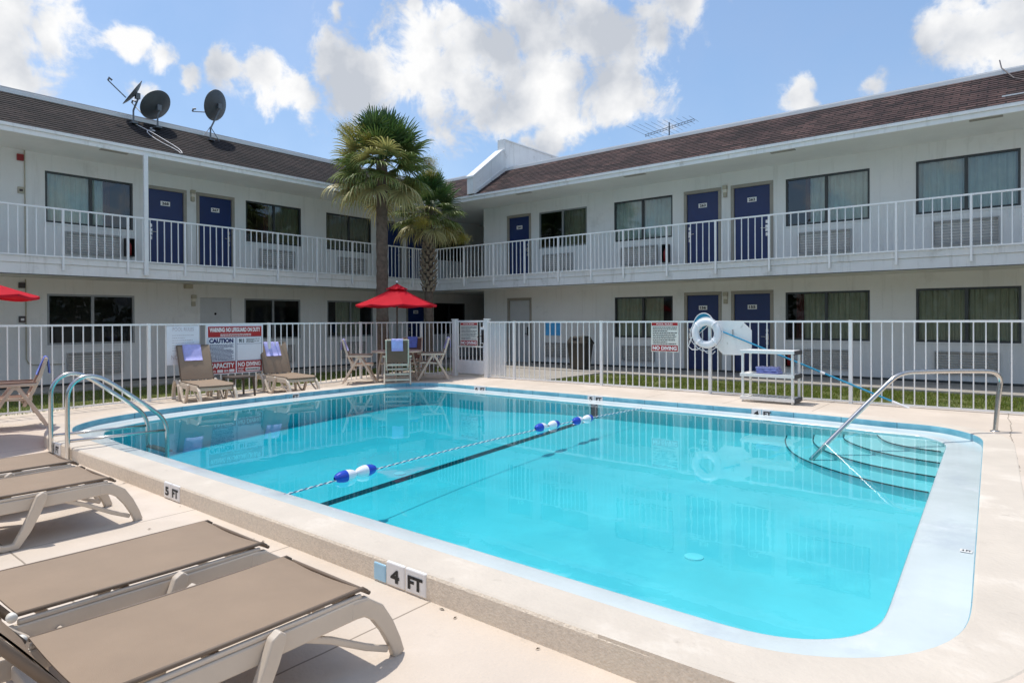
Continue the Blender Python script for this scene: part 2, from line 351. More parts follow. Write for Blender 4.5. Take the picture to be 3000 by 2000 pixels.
def text_geo(txt, bold=0.0, res=3):
    cu = bpy.data.curves.new('txt', 'FONT'); cu.body = txt; cu.size = 1; cu.offset = bold; cu.resolution_u = res; cu.fill_mode = 'FRONT'
    ob = bpy.data.objects.new('txt', cu); COL.objects.link(ob)
    bpy.context.view_layer.update()
    me = bpy.data.meshes.new_from_object(ob)
    vs = [v.co.copy() for v in me.vertices]; fs = [tuple(p.vertices) for p in me.polygons]
    bpy.data.objects.remove(ob); bpy.data.curves.remove(cu); bpy.data.meshes.remove(me)
    x0 = min(v.x for v in vs); x1 = max(v.x for v in vs); y0 = min(v.y for v in vs); y1 = max(v.y for v in vs)
    return [((v.x-x0)/(x1-x0), (v.y-y0)/(y1-y0)) for v in vs], fs
_tc = {}
def put_text(mb, txt, O, U, V, Nn, w, h, eps=.003, mi=0, bold=.02):
    """letters filling a w x h rectangle whose lower-left corner is O"""
    key = (txt, bold)
    if key not in _tc: _tc[key] = text_geo(txt, bold)
    g, fs = _tc[key]; O = Vector(O); U = Vector(U); V = Vector(V); Nn = Vector(Nn)
    mb.add([O+U*(a*w)+V*(b*h)+Nn*eps for a, b in g], fs, mi)
def put_rect(mb, O, U, V, Nn, w, h, eps, mi=0, th=.0015):
    O = Vector(O)+Vector(Nn)*eps; U = Vector(U)*w; V = Vector(V)*h
    mb.prism([O, O+U, O+U+V, O+V], Vector(Nn)*-th, mi)
def put_lines(mb, O, U, V, Nn, w, h, rows, eps, mi=0, rg=None, fill=.55):
    """rows of small unreadable print"""
    rg = rg or random.Random(3); O = Vector(O); U = Vector(U); V = Vector(V); Nn = Vector(Nn); rh = h/rows
    for r in range(rows):
        x = 0; end = w*rg.choice([1, 1, .92, .8, .6])
        while x < end-.01:
            l = rg.uniform(.012, .05)*max(.5, w/.5); l = min(l, end-x)
            o = O+U*x+V*(h-(r+1)*rh+rh*.2)+Nn*eps
            mb.quad(o, o+U*l, o+U*l+V*rh*fill, o+V*rh*fill, mi); x += l+rg.uniform(.005, .011)

def smooth3(P, k=2):
    P = [Vector(p) for p in P]
    for _ in range(k):
        Q = [P[0]]
        for a, b in zip(P[:-1], P[1:]): Q += [a.lerp(b,.25), a.lerp(b,.75)]
        P = Q+[P[-1]]
    return P

# ------------------------------------------------------------------ pool outline
def arc(cx, cy, r, a0, a1, n): return [(cx+r*math.cos(R(a0+(a1-a0)*i/n)), cy+r*math.sin(R(a0+(a1-a0)*i/n))) for i in range(n+1)]
def dense(pts, d=.12):
    out = []
    for i, p in enumerate(pts):
        q = pts[(i+1) % len(pts)]; L = math.dist(p, q); n = max(1, int(L/d))
        for k in range(n): out.append((p[0]+(q[0]-p[0])*k/n, p[1]+(q[1]-p[1])*k/n))
    return out
raw = [(-8.6,2.75), (-2.0,2.75)] + arc(-1.12, 3.65, .90, -90, 0, 14) + arc(-1.52, 8.98, 1.10, 0, 62, 14) + [(-1.45,9.93),(-2.2,10.05),(-3.2,10.10)]
raw += arc(-10.02, 9.06, 1.04, 90, 180, 14) + [(-11.06,7.2),(-11.02,6.2),(-10.94,5.3),(-10.85,4.6),(-10.68,3.9),(-10.42,3.35),(-10.02,2.98),(-9.5,2.81)]
rim0 = dense(raw, .10)
for _ in range(4):
    n_ = len(rim0); rim0 = [((rim0[i-1][0]+2*rim0[i][0]+rim0[(i+1)%n_][0])/4, (rim0[i-1][1]+2*rim0[i][1]+rim0[(i+1)%n_][1])/4) for i in range(n_)]
def offs(P, d):
    n = len(P); out = []
    for i in range(n):
        a = P[i-1]; b = P[(i+1) % n]; tx, ty = b[0]-a[0], b[1]-a[1]; L = math.hypot(tx, ty); out.append((P[i][0]+ty/L*d, P[i][1]-tx/L*d))
    return out
def inside(P, x, y):
    c = False; n = len(P); j = n-1
    for i in range(n):
        xi, yi = P[i]; xj, yj = P[j]
        if (yi > y) != (yj > y) and x < (xj-xi)*(y-yi)/(yj-yi)+xi: c = not c
        j = i
    return c
def ss(a, b, x):
    t = max(0, min(1, (x-a)/(b-a))); return t*t*(3-2*t)
def deckz(x, y):
    if y < 2.6: return -.15
    lf = ss(-8.8, -10.2, x)
    if y < 5: z = -.15+.05*ss(2.6, 5, y)
    elif y < 8.2: z = -.10
    else: z = -.10+.07*ss(8.2, 10.2, y)+.03*ss(10, 11.5, y)
    return z*lf

# ------------------------------------------------------------------ SETTING
# deck height field
hole = offs(rim0, .16)
mb = MB(); xs = []; x = -13.4
while x < 6.01: xs.append(x); x += .1
ys = []; y = -6.
while y < 1.99: ys.append(y); y += .25
ys += [2.0, 2.2, 2.4, 2.55, 2.65]; y = 2.75
while y < 12.05: ys.append(min(y, 12.0)); y += .1
idx = {}
for j in range(len(ys)-1):
    for i in range(len(xs)-1):
        cx, cy = (xs[i]+xs[i+1])/2, (ys[j]+ys[j+1])/2
        if inside(hole, cx, cy): continue
        q = []
        for a, b in ((i,j),(i+1,j),(i+1,j+1),(i,j+1)):
            if (a,b) not in idx:
                idx[(a,b)] = len(mb.v); z = deckz(xs[a], ys[b]); mb.v.append((xs[a], ys[b], z-.004 if ys[b] > 2.6 else z))
            q.append(idx[(a,b)])
        mb.f.append(tuple(q)); mb.m.append(0)
tag(mb.build('pool_deck', M['deck'], smooth=False), kind='structure')

# wide ground beyond
mb = MB()
for a, b in (((-900,-900),(-13.3,900)), ((5.9,-900),(900,900)), ((-13.3,-900),(5.9,-5.9)), ((-13.3,11.9),(5.9,900))):
    mb.quad((a[0],a[1],-.2),(b[0],a[1],-.2),(b[0],b[1],-.2),(a[0],b[1],-.2))
tag(mb.build('ground', M['asphalt']), kind='structure')

mb = MB()   # lawns' soil, north and west
mb.box((-8.9,11.92,-.19),(6,14.72,-.055)); mb.box((-16.15,-6,-.19),(-13.35,14.7,-.13)); mb.box((-13.34,12.02,-.19),(-12.7,14.7,-.12))
tag(mb.build('lawn_soil', M['soil']), kind='structure')
mb = MB()
mb.box((-14.6,14.75,-.19),(8,16.6,.0)); mb.box((-12.65,12.02,-.19),(-8.92,14.74,-.02)); mb.box((-17.4,-8,-.19),(-16.18,14.74,-.07)); mb.box((-17.4,14.76,-.19),(-14.62,22,-.03))
tag(mb.build('walkway', M['walk'], bevel=.012), kind='structure')

def grass_patch(name, x0, x1, y0, y1, z, n, seed, big=.055):
    rg = random.Random(seed); mb = MB(); cols = []
    for _ in range(n):
        x = rg.uniform(x0, x1); y = rg.uniform(y0, y1)
        nn = noise.noise(Vector((x*1.3, y*1.3, 5)))
        if nn < -.28 and rg.random() < .75: continue
        a = rg.uniform(0, 2*PI); h = rg.uniform(.4, 1.1)*big*(1+nn*.6); w = rg.uniform(.004, .009); lx = rg.uniform(-.03, .03); ly = rg.uniform(-.03, .03)
        ca, sa = math.cos(a)*w, math.sin(a)*w
        mb.add([(x-ca,y-sa,z),(x+ca,y+sa,z),(x+lx,y+ly,z+h)], [(0,1,2)])
        t = rg.random(); k = .75+.5*rg.random()
        base = (.20,.25,.035) if t < .62 else ((.12,.19,.03) if t < .84 else (.34,.31,.12))
        cols += [tuple(q*k for q in base)]*3
    return tag(mb.build(name, M['grass'], cols=cols), label='short patchy green grass between pool fence and motel walkway', cat='grass', kind='stuff')
grass_patch('grass', -8.85, 3.5, 11.95, 14.70, -.056, 60000, 1)
grass_patch('grass', -16.1, -13.0, 1.5, 14.6, -.131, 26000, 2)

# ------------------------------------------------------------------ swimming pool
pool = thing('swimming_pool', 'kidney-edged rectangular in-ground pool with raised cement curb and blue tile band', 'swimming pool', (-5.6, 6.4, 0))
pool['label'] = 'bright turquoise swimming pool with raised beige curb and blue tile band'
def ringstrip(mb, secs, P, mi=0):
    rings = [[(x, y, z) for x, y in offs(P, d)] for d, z in secs]; n = len(P)
    o = len(mb.v)
    for r_ in rings: mb.v += r_
    for k in range(len(rings)-1):
        for i in range(n):
            j = (i+1) % n; mb.f.append((o+k*n+i, o+k*n+j, o+(k+1)*n+j, o+(k+1)*n+i)); mb.m.append(mi)
mb = MB()
ringstrip(mb, [(.300,-.30),(.300,-.022),(.293,-.007)], rim0, 1)
ringstrip(mb, [(.293,-.007),(.28,0),(.14,.002),(.022,.0),(.006,-.006)], rim0, 0)
W('coping_curb', mb, [M['kerb_top'], M['kerb_face']], pool)
mb = MB()   # straight run of the curb continuing past the near right corner
mb.box((-1.5,2.452,-.3),(6,2.70,-.0015), 0)
for f in range(len(mb.f)): pass
mb.m[2] = 1
W('coping_curb', mb, [M['kerb_top'], M['kerb_face']], pool)
mb = MB(); ringstrip(mb, [(.006,-.006),(0,-.014),(0,-.084)], rim0); W('tile_band', mb, M['band'], pool, smooth=True)
mb = MB(); ringstrip(mb, [(.0,-.083),(-.012,-.088),(-.16,-.092),(-.325,-.096),(-.342,-.102),(-.348,-.115)], rim0); W('gutter_shelf', mb, M['shelf'], pool, smooth=True)
def floorz(x, y): return -.10-(.50-.04*(y-3.5))+.05*ss(-5, -1, x)-.10*ss(-6.3, -9, x)
mb = MB(); ringstrip(mb, [(-.348,-.112),(-.352,-.80)], rim0)
inner = offs(rim0, -.30); n0 = len(mb.v); idx = {}
gx = [-11+.25*i for i in range(46)]; gy = [2.7+.25*i for i in range(32)]
for j in range(len(gy)-1):
    for i in range(len(gx)-1):
        if not any(inside(inner, gx[a], gy[b]) for a, b in ((i,j),(i+1,j),(i+1,j+1),(i,j+1))): continue
        q = []
        for a, b in ((i,j),(i+1,j),(i+1,j+1),(i,j+1)):
            if (a,b) not in idx: idx[(a,b)] = len(mb.v); mb.v.append((gx[a], gy[b], floorz(gx[a], gy[b])))
            q.append(idx[(a,b)])
        mb.f.append(tuple(q)); mb.m.append(0)
W('basin', mb, M['plaster'], pool, smooth=True)
# corner steps
arcs = [(-.30, [(-2.78,9.9),(-2.73,9.66),(-2.65,9.26),(-2.38,8.55),(-2.0,8.03),(-1.46,7.62),(-.98,7.42),(-.5,7.34)]),
        (-.24, [(-2.40,9.9),(-2.34,9.54),(-2.24,9.07),(-2.0,8.57),(-1.5,8.10),(-1.1,7.94),(-.82,7.87),(-.5,7.83)]),
        (-.19, [(-2.02,9.9),(-1.97,9.59),(-1.9,9.22),(-1.56,8.74),(-1.21,8.50),(-.82,8.38),(-.5,8.35)]),
        (-.14, [(-1.60,9.9),(-1.58,9.55),(-1.38,9.05),(-1.08,8.86),(-.78,8.81),(-.5,8.79)])]
def smoothline(P, k=3):
    for _ in range(k):
        Q = [P[0]]
        for a, b in zip(P[:-1], P[1:]): Q += [(a[0]*.75+b[0]*.25, a[1]*.75+b[1]*.25), (a[0]*.25+b[0]*.75, a[1]*.25+b[1]*.75)]
        P = Q+[P[-1]]
    return P
inn = offs(rim0, -.345)
for z, pts in arcs:
    P = smoothline(pts); mb = MB()
    mb.prism([(x, y, z) for x, y in P]+[(-.45,9.9,z)], (0,0,-.5))
    st = W('entry_step', mb, M['plaster'], pool)
    mb = MB(); keep = [(x, y) for x, y in P if inside(offs(rim0, -.36), x, y)]
    mb.tube([(x, y, z+.002) for x, y in keep], .0075, 6)
    W('step_nosing', mb, M['stripe'], pool, parent=st)
mb = MB()   # black line across floor and up the far wall
pts = [(-5.90, 3.05), (-5.95, 6), (-6.02, 9.74)]
ysn = [3.05+.2*i for i in range(34)]
for a, b in zip(ysn[:-1], ysn[1:]):
    xa = -5.88-(a-3.05)*.02; xb = -5.88-(b-3.05)*.02
    mb.quad((xa-.065,a,floorz(xa,a)+.006),(xa+.065,a,floorz(xa,a)+.006),(xb+.065,b,floorz(xb,b)+.006),(xb-.065,b,floorz(xb,b)+.006))
mb.box((-6.08,9.735,-.5),(-5.95,9.746,-.105))
W('floor_stripe', mb, M['stripe'], pool)
for x, y in ((-2.09,4.88),(-6.15,5.35),(-2.9,9.15),(-9.2,7.6)):
    mb = MB(); z = floorz(x, y); mb.lathe([(0,.012),(.075,.010),(.085,-.02)], (x,y,z), 20); W('floor_inlet', mb, M['inlet'], pool)
def marker(face, u0, words, wd, far=True):
    """depth marker tiles; face = (reading direction, normal, base point, height)"""
    U, Nn, base, hgt = face; V = Vector((0,0,1)); O = Vector(base)+Vector(U)*u0; x = 0
    for t, w_ in words:
        m2 = MB(); blue = t == 'blue'; put_rect(m2, O+Vector(U)*x, U, V, Nn, w_-.006, hgt-(.03 if blue else 0), .006, th=.03)
        p = W('depth_marker', m2, M['tile_blue' if blue else 'tile_white'], pool, bevel=.008)
        if not blue:
            k = MB(); put_text(k, t, O+Vector(U)*(x+w_*(.25 if len(t) < 2 else .14))+V*hgt*(.18 if not far else -.02), U, V, Nn, w_*(.46 if len(t) < 2 else .70), hgt*(.56 if not far else .70), .009, bold=.045)
            W('lettering', k, M['ink'], pool, parent=p)
        x += w_
front = lambda x0: ((1,0,0), (0,-1,0), (x0,2.449,-.142), .136)
marker(front(-3.05), 0, [('blue',.115),('4',.165),('FT',.175)], 0, False)
marker(front(-5.93), 0, [('5',.15),('FT',.16)], 0, False)
marker(front(-8.98), 0, [('5',.15),('FT',.15)], 0, False)
fb = lambda x0: ((1,0,0), (0,-1,0), (x0,10.10,-.100), .105)
marker(fb(-9.22), 0, [('6',.16),('FT',.17)], 0)
marker(fb(-6.38), 0, [('5',.16),('FT',.17)], 0)
marker(fb(-3.38), 0, [('4',.16),('FT',.17)], 0)
marker(((0,1,0), (1,0,0), (-11.055,6.75,-.100), .105), 0, [('6',.16),('FT',.17)], 0)
for y in (4.95, 8.3):   # small plates on the right-hand shelf
    mb = MB(); mb.box((-.35,y,-.086),(-.285,y+.06,-.083)); p = W('depth_marker', mb, M['tile_white'], pool)
    mb = MB()
    put_text(mb, '4 FT', (-.342,y+.014,-.083), (1,0,0), (0,1,0), (0,0,1), .05, .032, .002, bold=.03); W('lettering', mb, M['ink'], pool, parent=p)

# water: a closed body whose sides lie outside the basin walls
mb = MB(); P = offs(rim0, -.30)
mb.prism([(x, y, -.86) for x, y in P], (0,0,.7565))
wt = mb.build('pool_water', M['water']); tag(wt, kind='structure')

# ------------------------------------------------------------------ MOTEL
bld = thing('motel_building', 'two-storey white L-shaped motel with brown shingle mansard roof around the pool', 'motel', (-16, 15.5, 0))
LWX, LBX, RWY, RBY = -17.36, -15.80, 16.58, 15.10
FL = dict(P=lambda u, z, d: Vector((LWX+d, u, z)), U=Vector((0,1,0)), N=Vector((1,0,0)))
FR = dict(P=lambda u, z, d: Vector((u, RWY-d, z)), U=Vector((1,0,0)), N=Vector((0,-1,0)))
def fbox(mb, F, u0, u1, z0, z1, d0, d1, mi=0):
    a = F['P'](u0, z0, d0); b = F['P'](u1, z1, d1)
    mb.box((min(a.x,b.x),min(a.y,b.y),min(a.z,b.z)), (max(a.x,b.x),max(a.y,b.y),max(a.z,b.z)), mi)
def fwall(F, u0, u1, z0, z1, holes, depth=.12):
    mb = MB(); us = sorted({u0,u1,*[h[0] for h in holes],*[h[1] for h in holes]}); zs = sorted({z0,z1,*[h[2] for h in holes],*[h[3] for h in holes]})
    for a, b in zip(us[:-1], us[1:]):
        for c, d in zip(zs[:-1], zs[1:]):
            cu, cz = (a+b)/2, (c+d)/2
            if any(h[0] < cu < h[1] and h[2] < cz < h[3] for h in holes): continue
            mb.quad(F['P'](a,c,0), F['P'](b,c,0), F['P'](b,d,0), F['P'](a,d,0))
    for h in holes:
        a, b, c, d = h
        mb.quad(F['P'](a,c,0), F['P'](b,c,0), F['P'](b,c,-depth), F['P'](a,c,-depth)); mb.quad(F['P'](a,d,0), F['P'](b,d,0), F['P'](b,d,-depth), F['P'](a,d,-depth))
        mb.quad(F['P'](a,c,0), F['P'](a,d,0), F['P'](a,d,-depth), F['P'](a,c,-depth)); mb.quad(F['P'](b,c,0), F['P'](b,d,0), F['P'](b,d,-depth), F['P'](b,c,-depth))
    return mb
FZ = 2.74
UPZ = (3.665, 4.83); LOZ = (.87, 2.04)
# (facade, u0, u1, z, frame material, curtain runs as fractions, curtain material, drape fractions)
WIN = [
 (FL, 4.65, 6.48, UPZ, 'bronze', [(0,.66)], 'curtain', (.66,.74)), (FL, 9.43, 11.21, UPZ, 'bronze', [(.42,1)], 'curtain_olive', (.34,.42)), (FL, 12.11, 13.89, UPZ, 'bronze', [(.06,1)], 'curtain_olive', None),
 (FL, 4.67, 6.50, LOZ, 'alu', [], 'curtain_olive', None), (FL, 9.37, 11.17, LOZ, 'alu', [], 'curtain_olive', None), (FL, 12.13, 13.95, LOZ, 'alu', [(.2,.75)], 'curtain_olive', None),
 (FL, 16.8, 18.5, (.87,2.04), 'bronze', [], 'curtain_olive', None), (FL, 16.8, 18.5, UPZ, 'bronze', [], 'curtain_olive', None),
 (FR, -12.28, -10.47, UPZ, 'alu', [(.46,1)], 'curtain_olive', None), (FR, -9.53, -7.69, UPZ, 'bronze', [(0,1)], 'curtain', None), (FR, -4.70, -2.86, UPZ, 'bronze', [(.3,1)], 'curtain', (.24,.3)), (FR, -1.96, -.15, UPZ, 'bronze', [(0,1)], 'curtain', None),
 (FR, -9.52, -7.69, LOZ, 'bronze', [(.0,.83)], 'curtain_olive', None), (FR, -4.71, -2.86, LOZ, 'bronze', [(.22,1)], 'curtain_olive', (.13,.22)), (FR, -1.96, -.14, LOZ, 'bronze', [(0,1)], 'curtain_olive', None),
 (FR, 1.6, 3.4, UPZ, 'bronze', [(0,1)], 'curtain', None), (FR, 1.6, 3.4, LOZ, 'bronze', [(0,1)], 'curtain_olive', None)]
# (facade, u0, u1, floor, number, handle side, style)
DOOR = [(FL, 6.82, 7.70, FZ, '268', 0, 'blue'), (FL, 8.12, 9.01, FZ, '267', 1, 'blue'), (FL, 14.40, 15.20, FZ, None, 1, 'blue'), (FL, 15.52, 16.32, FZ, None, 0, 'blue'), (FL, 15.52, 16.32, 0, '160', 0, 'blue'),
 (FL, 8.12, 8.98, 0, None, 1, 'white'), (FR, -13.52, -12.68, FZ, '264', 1, 'blue'), (FR, -7.27, -6.40, FZ, '263', 0, 'blue'), (FR, -5.98, -5.08, FZ, '262', 1, 'blue'),
 (FR, -7.27, -6.40, 0, '156', 0, 'blue'), (FR, -5.98, -5.08, 0, '155', 1, 'blue'), (FR, -13.52, -12.68, 0, None, 1, 'grey')]
hl = [(w[1], w[2], w[3][0], w[3][1]) for w in WIN if w[0] is FL]+[(d[1]-.03, d[2]+.03, d[3]-.0 if d[3] else -.02, d[3]+2.06) for d in DOOR if d[0] is FL]
hr = [(w[1], w[2], w[3][0], w[3][1]) for w in WIN if w[0] is FR]+[(d[1]-.03, d[2]+.03, d[3]-.0 if d[3] else -.02, d[3]+2.06) for d in DOOR if d[0] is FR]
W('west_wall', fwall(FL, -8, 22, -.15, 5.24, hl), M['wall'], bld)
mbw = fwall(FR, -14.65, 8, -.15, 5.24, hr)
mbw.quad((-14.65,16.58,-.15),(-14.65,22,-.15),(-14.65,22,5.24),(-14.65,16.58,5.24))
W('north_wall', mbw, M['wall'], bld)
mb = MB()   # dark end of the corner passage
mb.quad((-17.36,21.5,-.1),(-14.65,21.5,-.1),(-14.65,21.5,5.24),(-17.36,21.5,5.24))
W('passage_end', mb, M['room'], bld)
mb = MB()
for z in (2.74, 0.):
    mb.tube([(-17.3,20.4,z+1.0),(-14.7,20.4,z+1.0)], .02, 6); mb.tube([(-17.3,20.4,z+.1),(-14.7,20.4,z+.1)], .02, 6)
    for i in range(17): mb.tube([(-17.2+.15*i,20.4,z+.1),(-17.2+.15*i,20.4,z+1.)], .010, 5)
W('passage_railing', mb, M['white_metal'], bld)
mb = MB()   # vertical control joints, thin proud battens
for F, us in ((FL, (6.15, 9.30)), (FR, (-7.42, -4.97, 1.2))):
    for u in us: fbox(mb, F, u-.006, u+.006, 4.86, 5.205, 0, .006); fbox(mb, F, u-.006, u+.006, 2.1, 2.385, 0, .006)
W('joint_batten', mb, M['slabface'], bld)
mb = MB(); fbox(mb, FR, -12.6, 8, .0, .05, .001, .02); fbox(mb, FL, -8, 14.3, -.07, -.02, .001, .02); W('base_strip', mb, M['bronze'], bld)

rw = random.Random(5)
def make_window(F, u0, u1, zz, fm, runs, cm, drape):
    z0, z1 = zz; mb = MB(); t = .045; um = (u0+u1)/2
    fbox(mb, F, u0, u1, z0, z0+t, -.07, -.012); fbox(mb, F, u0, u1, z1-t, z1, -.07, -.012)
    fbox(mb, F, u0, u0+t, z0+t, z1-t, -.07, -.012); fbox(mb, F, u1-t, u1, z0+t, z1-t, -.07, -.012); fbox(mb, F, um-.032, um+.032, z0+t, z1-t, -.065, -.015)
    fr = W('window', mb, M[fm], bld)
    mb = MB(); fbox(mb, F, u0-.02, u1+.02, z0-.035, z0-.001, .0, .022); W('window_sill', mb, M['wall'], bld, parent=fr)
    for a, b, dd in ((u0+t, um-.033, -.040), (um+.033, u1-t, -.046)):
        mb = MB(); mb.quad(F['P'](a,z0+t,dd), F['P'](b,z0+t,dd), F['P'](b,z1-t,dd), F['P'](a,z1-t,dd)); W('pane', mb, M['glass' if z0 > 2 else 'glass_low'], bld, parent=fr)
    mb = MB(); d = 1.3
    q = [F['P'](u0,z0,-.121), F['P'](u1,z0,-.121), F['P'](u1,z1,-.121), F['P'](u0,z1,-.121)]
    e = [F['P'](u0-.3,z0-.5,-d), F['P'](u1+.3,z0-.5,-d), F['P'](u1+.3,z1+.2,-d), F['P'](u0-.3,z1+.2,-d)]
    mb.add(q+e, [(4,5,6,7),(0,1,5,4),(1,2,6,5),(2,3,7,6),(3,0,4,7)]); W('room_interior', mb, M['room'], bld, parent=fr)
    for kind, rr in (('curtain', runs), ('drape', [drape] if drape else [])):
        for a, b in rr:
            a = u0+(u1-u0)*a; b = u0+(u1-u0)*b; mb = MB(); n = max(6, int((b-a)/.012)); ph = rw.uniform(0, 6); vs = []
            for i in range(n+1):
                u = a+(b-a)*i/n; s = u*2*PI/.155+ph+.9*math.sin(u*5+ph); dd = -.17+.030*math.sin(s)+.012*math.sin(2.3*s+1)
                flare = 1.25
                vs += [F['P'](u, z0-.05, -.105+(dd+.17)*flare), F['P'](u, z1+.02, -.105+(dd+.17)*.5)]
            mb.add(vs, [(2*i,2*i+2,2*i+3,2*i+1) for i in range(n)])
            W(kind, mb, M[cm] if kind == 'curtain' else M['drape_red'], bld, parent=fr, smooth=True)
for w in WIN: make_window(*w)

def make_door(F, u0, u1, zf, num, side, style):
    leafm = {'blue': 'door_blue', 'white': 'door_grey', 'grey': 'door_grey'}[style]
    fm = M['door_frame'] if style != 'white' else M['wall']
    mb = MB(); fbox(mb, F, u0, u1, zf+.012, zf+2.03, -.075, -.03)
    if style != 'blue': pass
    dr = W('door', mb, M[leafm], bld, bevel=.004)
    dr['label'] = {'blue': 'blue room door', 'white': 'white utility door', 'grey': 'grey storage door'}[style]+(' numbered '+num if num else '')
    mb = MB(); t = .085
    fbox(mb, F, u0-t, u0-.004, zf, zf+2.03, -.09, .018); fbox(mb, F, u1+.004, u1+t, zf, zf+2.03, -.09, .018); fbox(mb, F, u0-t, u1+t, zf+2.034, zf+2.03+t, -.09, .019)
    fbox(mb, F, u0, u1, zf-.005, zf+.01, -.08, .02)
    W('door_frame', mb, fm, bld, parent=dr, bevel=.004)
    uh = u0+.075 if side == 0 else u1-.075; sg = 1 if side == 0 else -1
    if style != 'white':
        mb = MB(); hm = M['chrome'] if style == 'blue' else M['black']
        if style == 'blue':
            fbox(mb, F, uh-.035, uh+.035, zf+.86, zf+1.02, -.03, -.005); fbox(mb, F, uh-.03, uh+.03, zf+1.06, zf+1.14, -.03, -.008); fbox(mb, F, uh-.03, uh+.03, zf+.74, zf+.83, -.03, -.01)
        else: fbox(mb, F, uh-.035, uh+.035, zf+.88, zf+1.16, -.03, -.005)
        mb.tube([F['P'](uh, zf+.94, -.01), F['P'](uh, zf+.94, .03), F['P'](uh+sg*.05, zf+.94, .038), F['P'](uh+sg*.14, zf+.945, .035)], .010, 8)
        W('door_handle', mb, hm, bld, parent=dr)
    else:
        mb = MB(); c = F['P']((u0+u1)/2, zf+1.6, -.03); mb.lathe([(0,.012),(.028,.010),(.034,0)], (0,0,0), 16, mtx=Matrix.Translation(c) @ Matrix.Rotation(R(90), 4, 'Y')); W('door_viewer', mb, M['glassdot'], bld, parent=dr)
    if num:
        uc = (u0+u1)/2; mb = MB(); fbox(mb, F, uc-.115, uc+.115, zf+1.64, zf+1.755, -.03, -.024); pl = W('number_plate', mb, M['plate'], bld, parent=dr)
        mb = MB(); put_text(mb, num, F['P'](uc-.085, zf+1.66, -.024), F['U'], (0,0,1), F['N'], .17, .075, .002, bold=.045); W('number', mb, M['ink'], bld, parent=dr)
    else:
        pass
for d in DOOR: make_door(*d)

def make_ac(F, u0, u1, z0, z1):
    mb = MB(); fbox(mb, F, u0, u1, z0, z1, -.10, -.02)
    a = W('air_conditioner', mb, M['ac_in'], bld)
    mb = MB(); t = .022
    fbox(mb, F, u0-.02, u1+.02, z0-.02, z0+.002, -.02, .07); fbox(mb, F, u0-.02, u1+.02, z1-.002, z1+.02, -.02, .07); fbox(mb, F, u0-.02, u0, z0+.002, z1-.002, -.02, .07); fbox(mb, F, u1, u1+.02, z0+.002, z1-.002, -.02, .07)
    n = 8
    for i in range(n):
        z = z0+(i+.5)*(z1-z0)/n; p = [F['P'](u0, z-.008, .055), F['P'](u1, z-.008, .055), F['P'](u1, z+.008, .030), F['P'](u0, z+.008, .030)]
        mb.prism(p, tuple(F['N']*.006))
    W('grille', mb, M['ac'], bld, parent=a)
for a in ((FR,-12.09,-11.0,2.97,3.44),(FR,-9.26,-8.15,2.97,3.46),(FR,-4.38,-3.25,2.97,3.46),(FR,-1.62,-.51,2.97,3.46),(FR,2.0,3.1,2.97,3.46),(FR,2.0,3.1,.23,.65),
          (FR,-4.33,-3.28,.23,.64),(FR,-1.6,-.52,.23,.66),(FR,-9.25,-8.25,.23,.62),(FR,-12.01,-11.17,.25,.65),
          (FL,5.04,6.17,3.0,3.47),(FL,9.84,10.93,3.0,3.47),(FL,12.55,13.6,3.0,3.43),(FL,5.06,6.19,.18,.66),(FL,9.8,10.9,.18,.66),(FL,12.62,13.58,.2,.68)): make_ac(*a)
def wall_lamp(F, u, z):
    mb = MB(); fbox(mb, F, u-.055, u+.055, z, z+.10, .0, .10); fbox(mb, F, u-.045, u+.045, z-.20, z-.08, .0, .07); l = W('wall_lamp', mb, M['lamp_beige'], bld, bevel=.008)
    mb = MB(); fbox(mb, F, u-.05, u+.05, z-.08, z, .0, .085); W('lamp_lens', mb, M['lamp_glass'], bld, parent=l, bevel=.008)
for F, u, z in ((FL,7.93,4.78),(FR,-6.20,4.77),(FR,-6.20,1.99),(FL,7.93,2.0)): wall_lamp(F, u, z)
mb = MB(); fbox(mb, FL, 7.69, 7.87, 2.26, 2.37, .0, .16); W('emergency_light', mb, M['lamp_beige'], bld, bevel=.01)
# conduit on the west wall
mb = MB(); mb.tube([(LWX+.02,4.27,5.2),(LWX+.02,4.27,2.80)], .012, 6); mb.tube([(LWX+.02,4.27,2.35),(LWX+.02,4.27,.58),(LWX+.02,4.31,.48),(LWX+.02,4.40,.44),(LWX+.02,5.0,.43)], .012, 6); W('conduit', mb, M['lamp_beige'], bld)

# slabs, soffit, fascias
mb = MB()
mb.box((-17.38,-8,2.385),(LBX-.02,15.08,2.735)); mb.box((LBX-.02,15.12,2.385),(8,16.6,2.735)); mb.box((-17.38,15.08,2.385),(LBX-.02,22,2.7345)); mb.box((LBX-.021,16.6,2.385),(-14.64,22,2.7345))
W('balcony_slab', mb, M['soffit'], bld)
mb = MB()   # fascia boards: upper band stands proud
mb.box((LBX-.02,-8,2.38),(LBX,15.12,2.60)); mb.box((LBX-.02,-8,2.603),(LBX+.022,15.10,2.738))
mb.box((LBX,15.10,2.38),(8,15.12,2.60)); mb.box((LBX+.022,15.078,2.603),(8,15.12,2.738))
W('balcony_fascia', mb, M['slabface'], bld, bevel=.004)
mb = MB(); mb.box((LBX-.02,-8,2.366),(LBX+.006,15.1,2.379)); mb.box((LBX+.006,15.094,2.366),(8,15.12,2.379)); W('drip_edge', mb, M['bronze'], bld)
mb = MB()
mb.box((-17.37,-8,5.21),(LBX-.05,15.15,5.24)); mb.box((LBX-.05,15.15,5.21),(8,16.6,5.24)); mb.box((-17.37,15.15,5.21),(LBX-.05,22,5.24)); mb.box((LBX-.05,16.6,5.21),(-14.6,22,5.24))
W('soffit', mb, M['soffit'], bld)
mb = MB()
mb.box((LBX-.05,-8,5.20),(LBX,15.15,5.30)); mb.box((LBX-.05,-8,5.302),(LBX+.035,15.115,5.37))
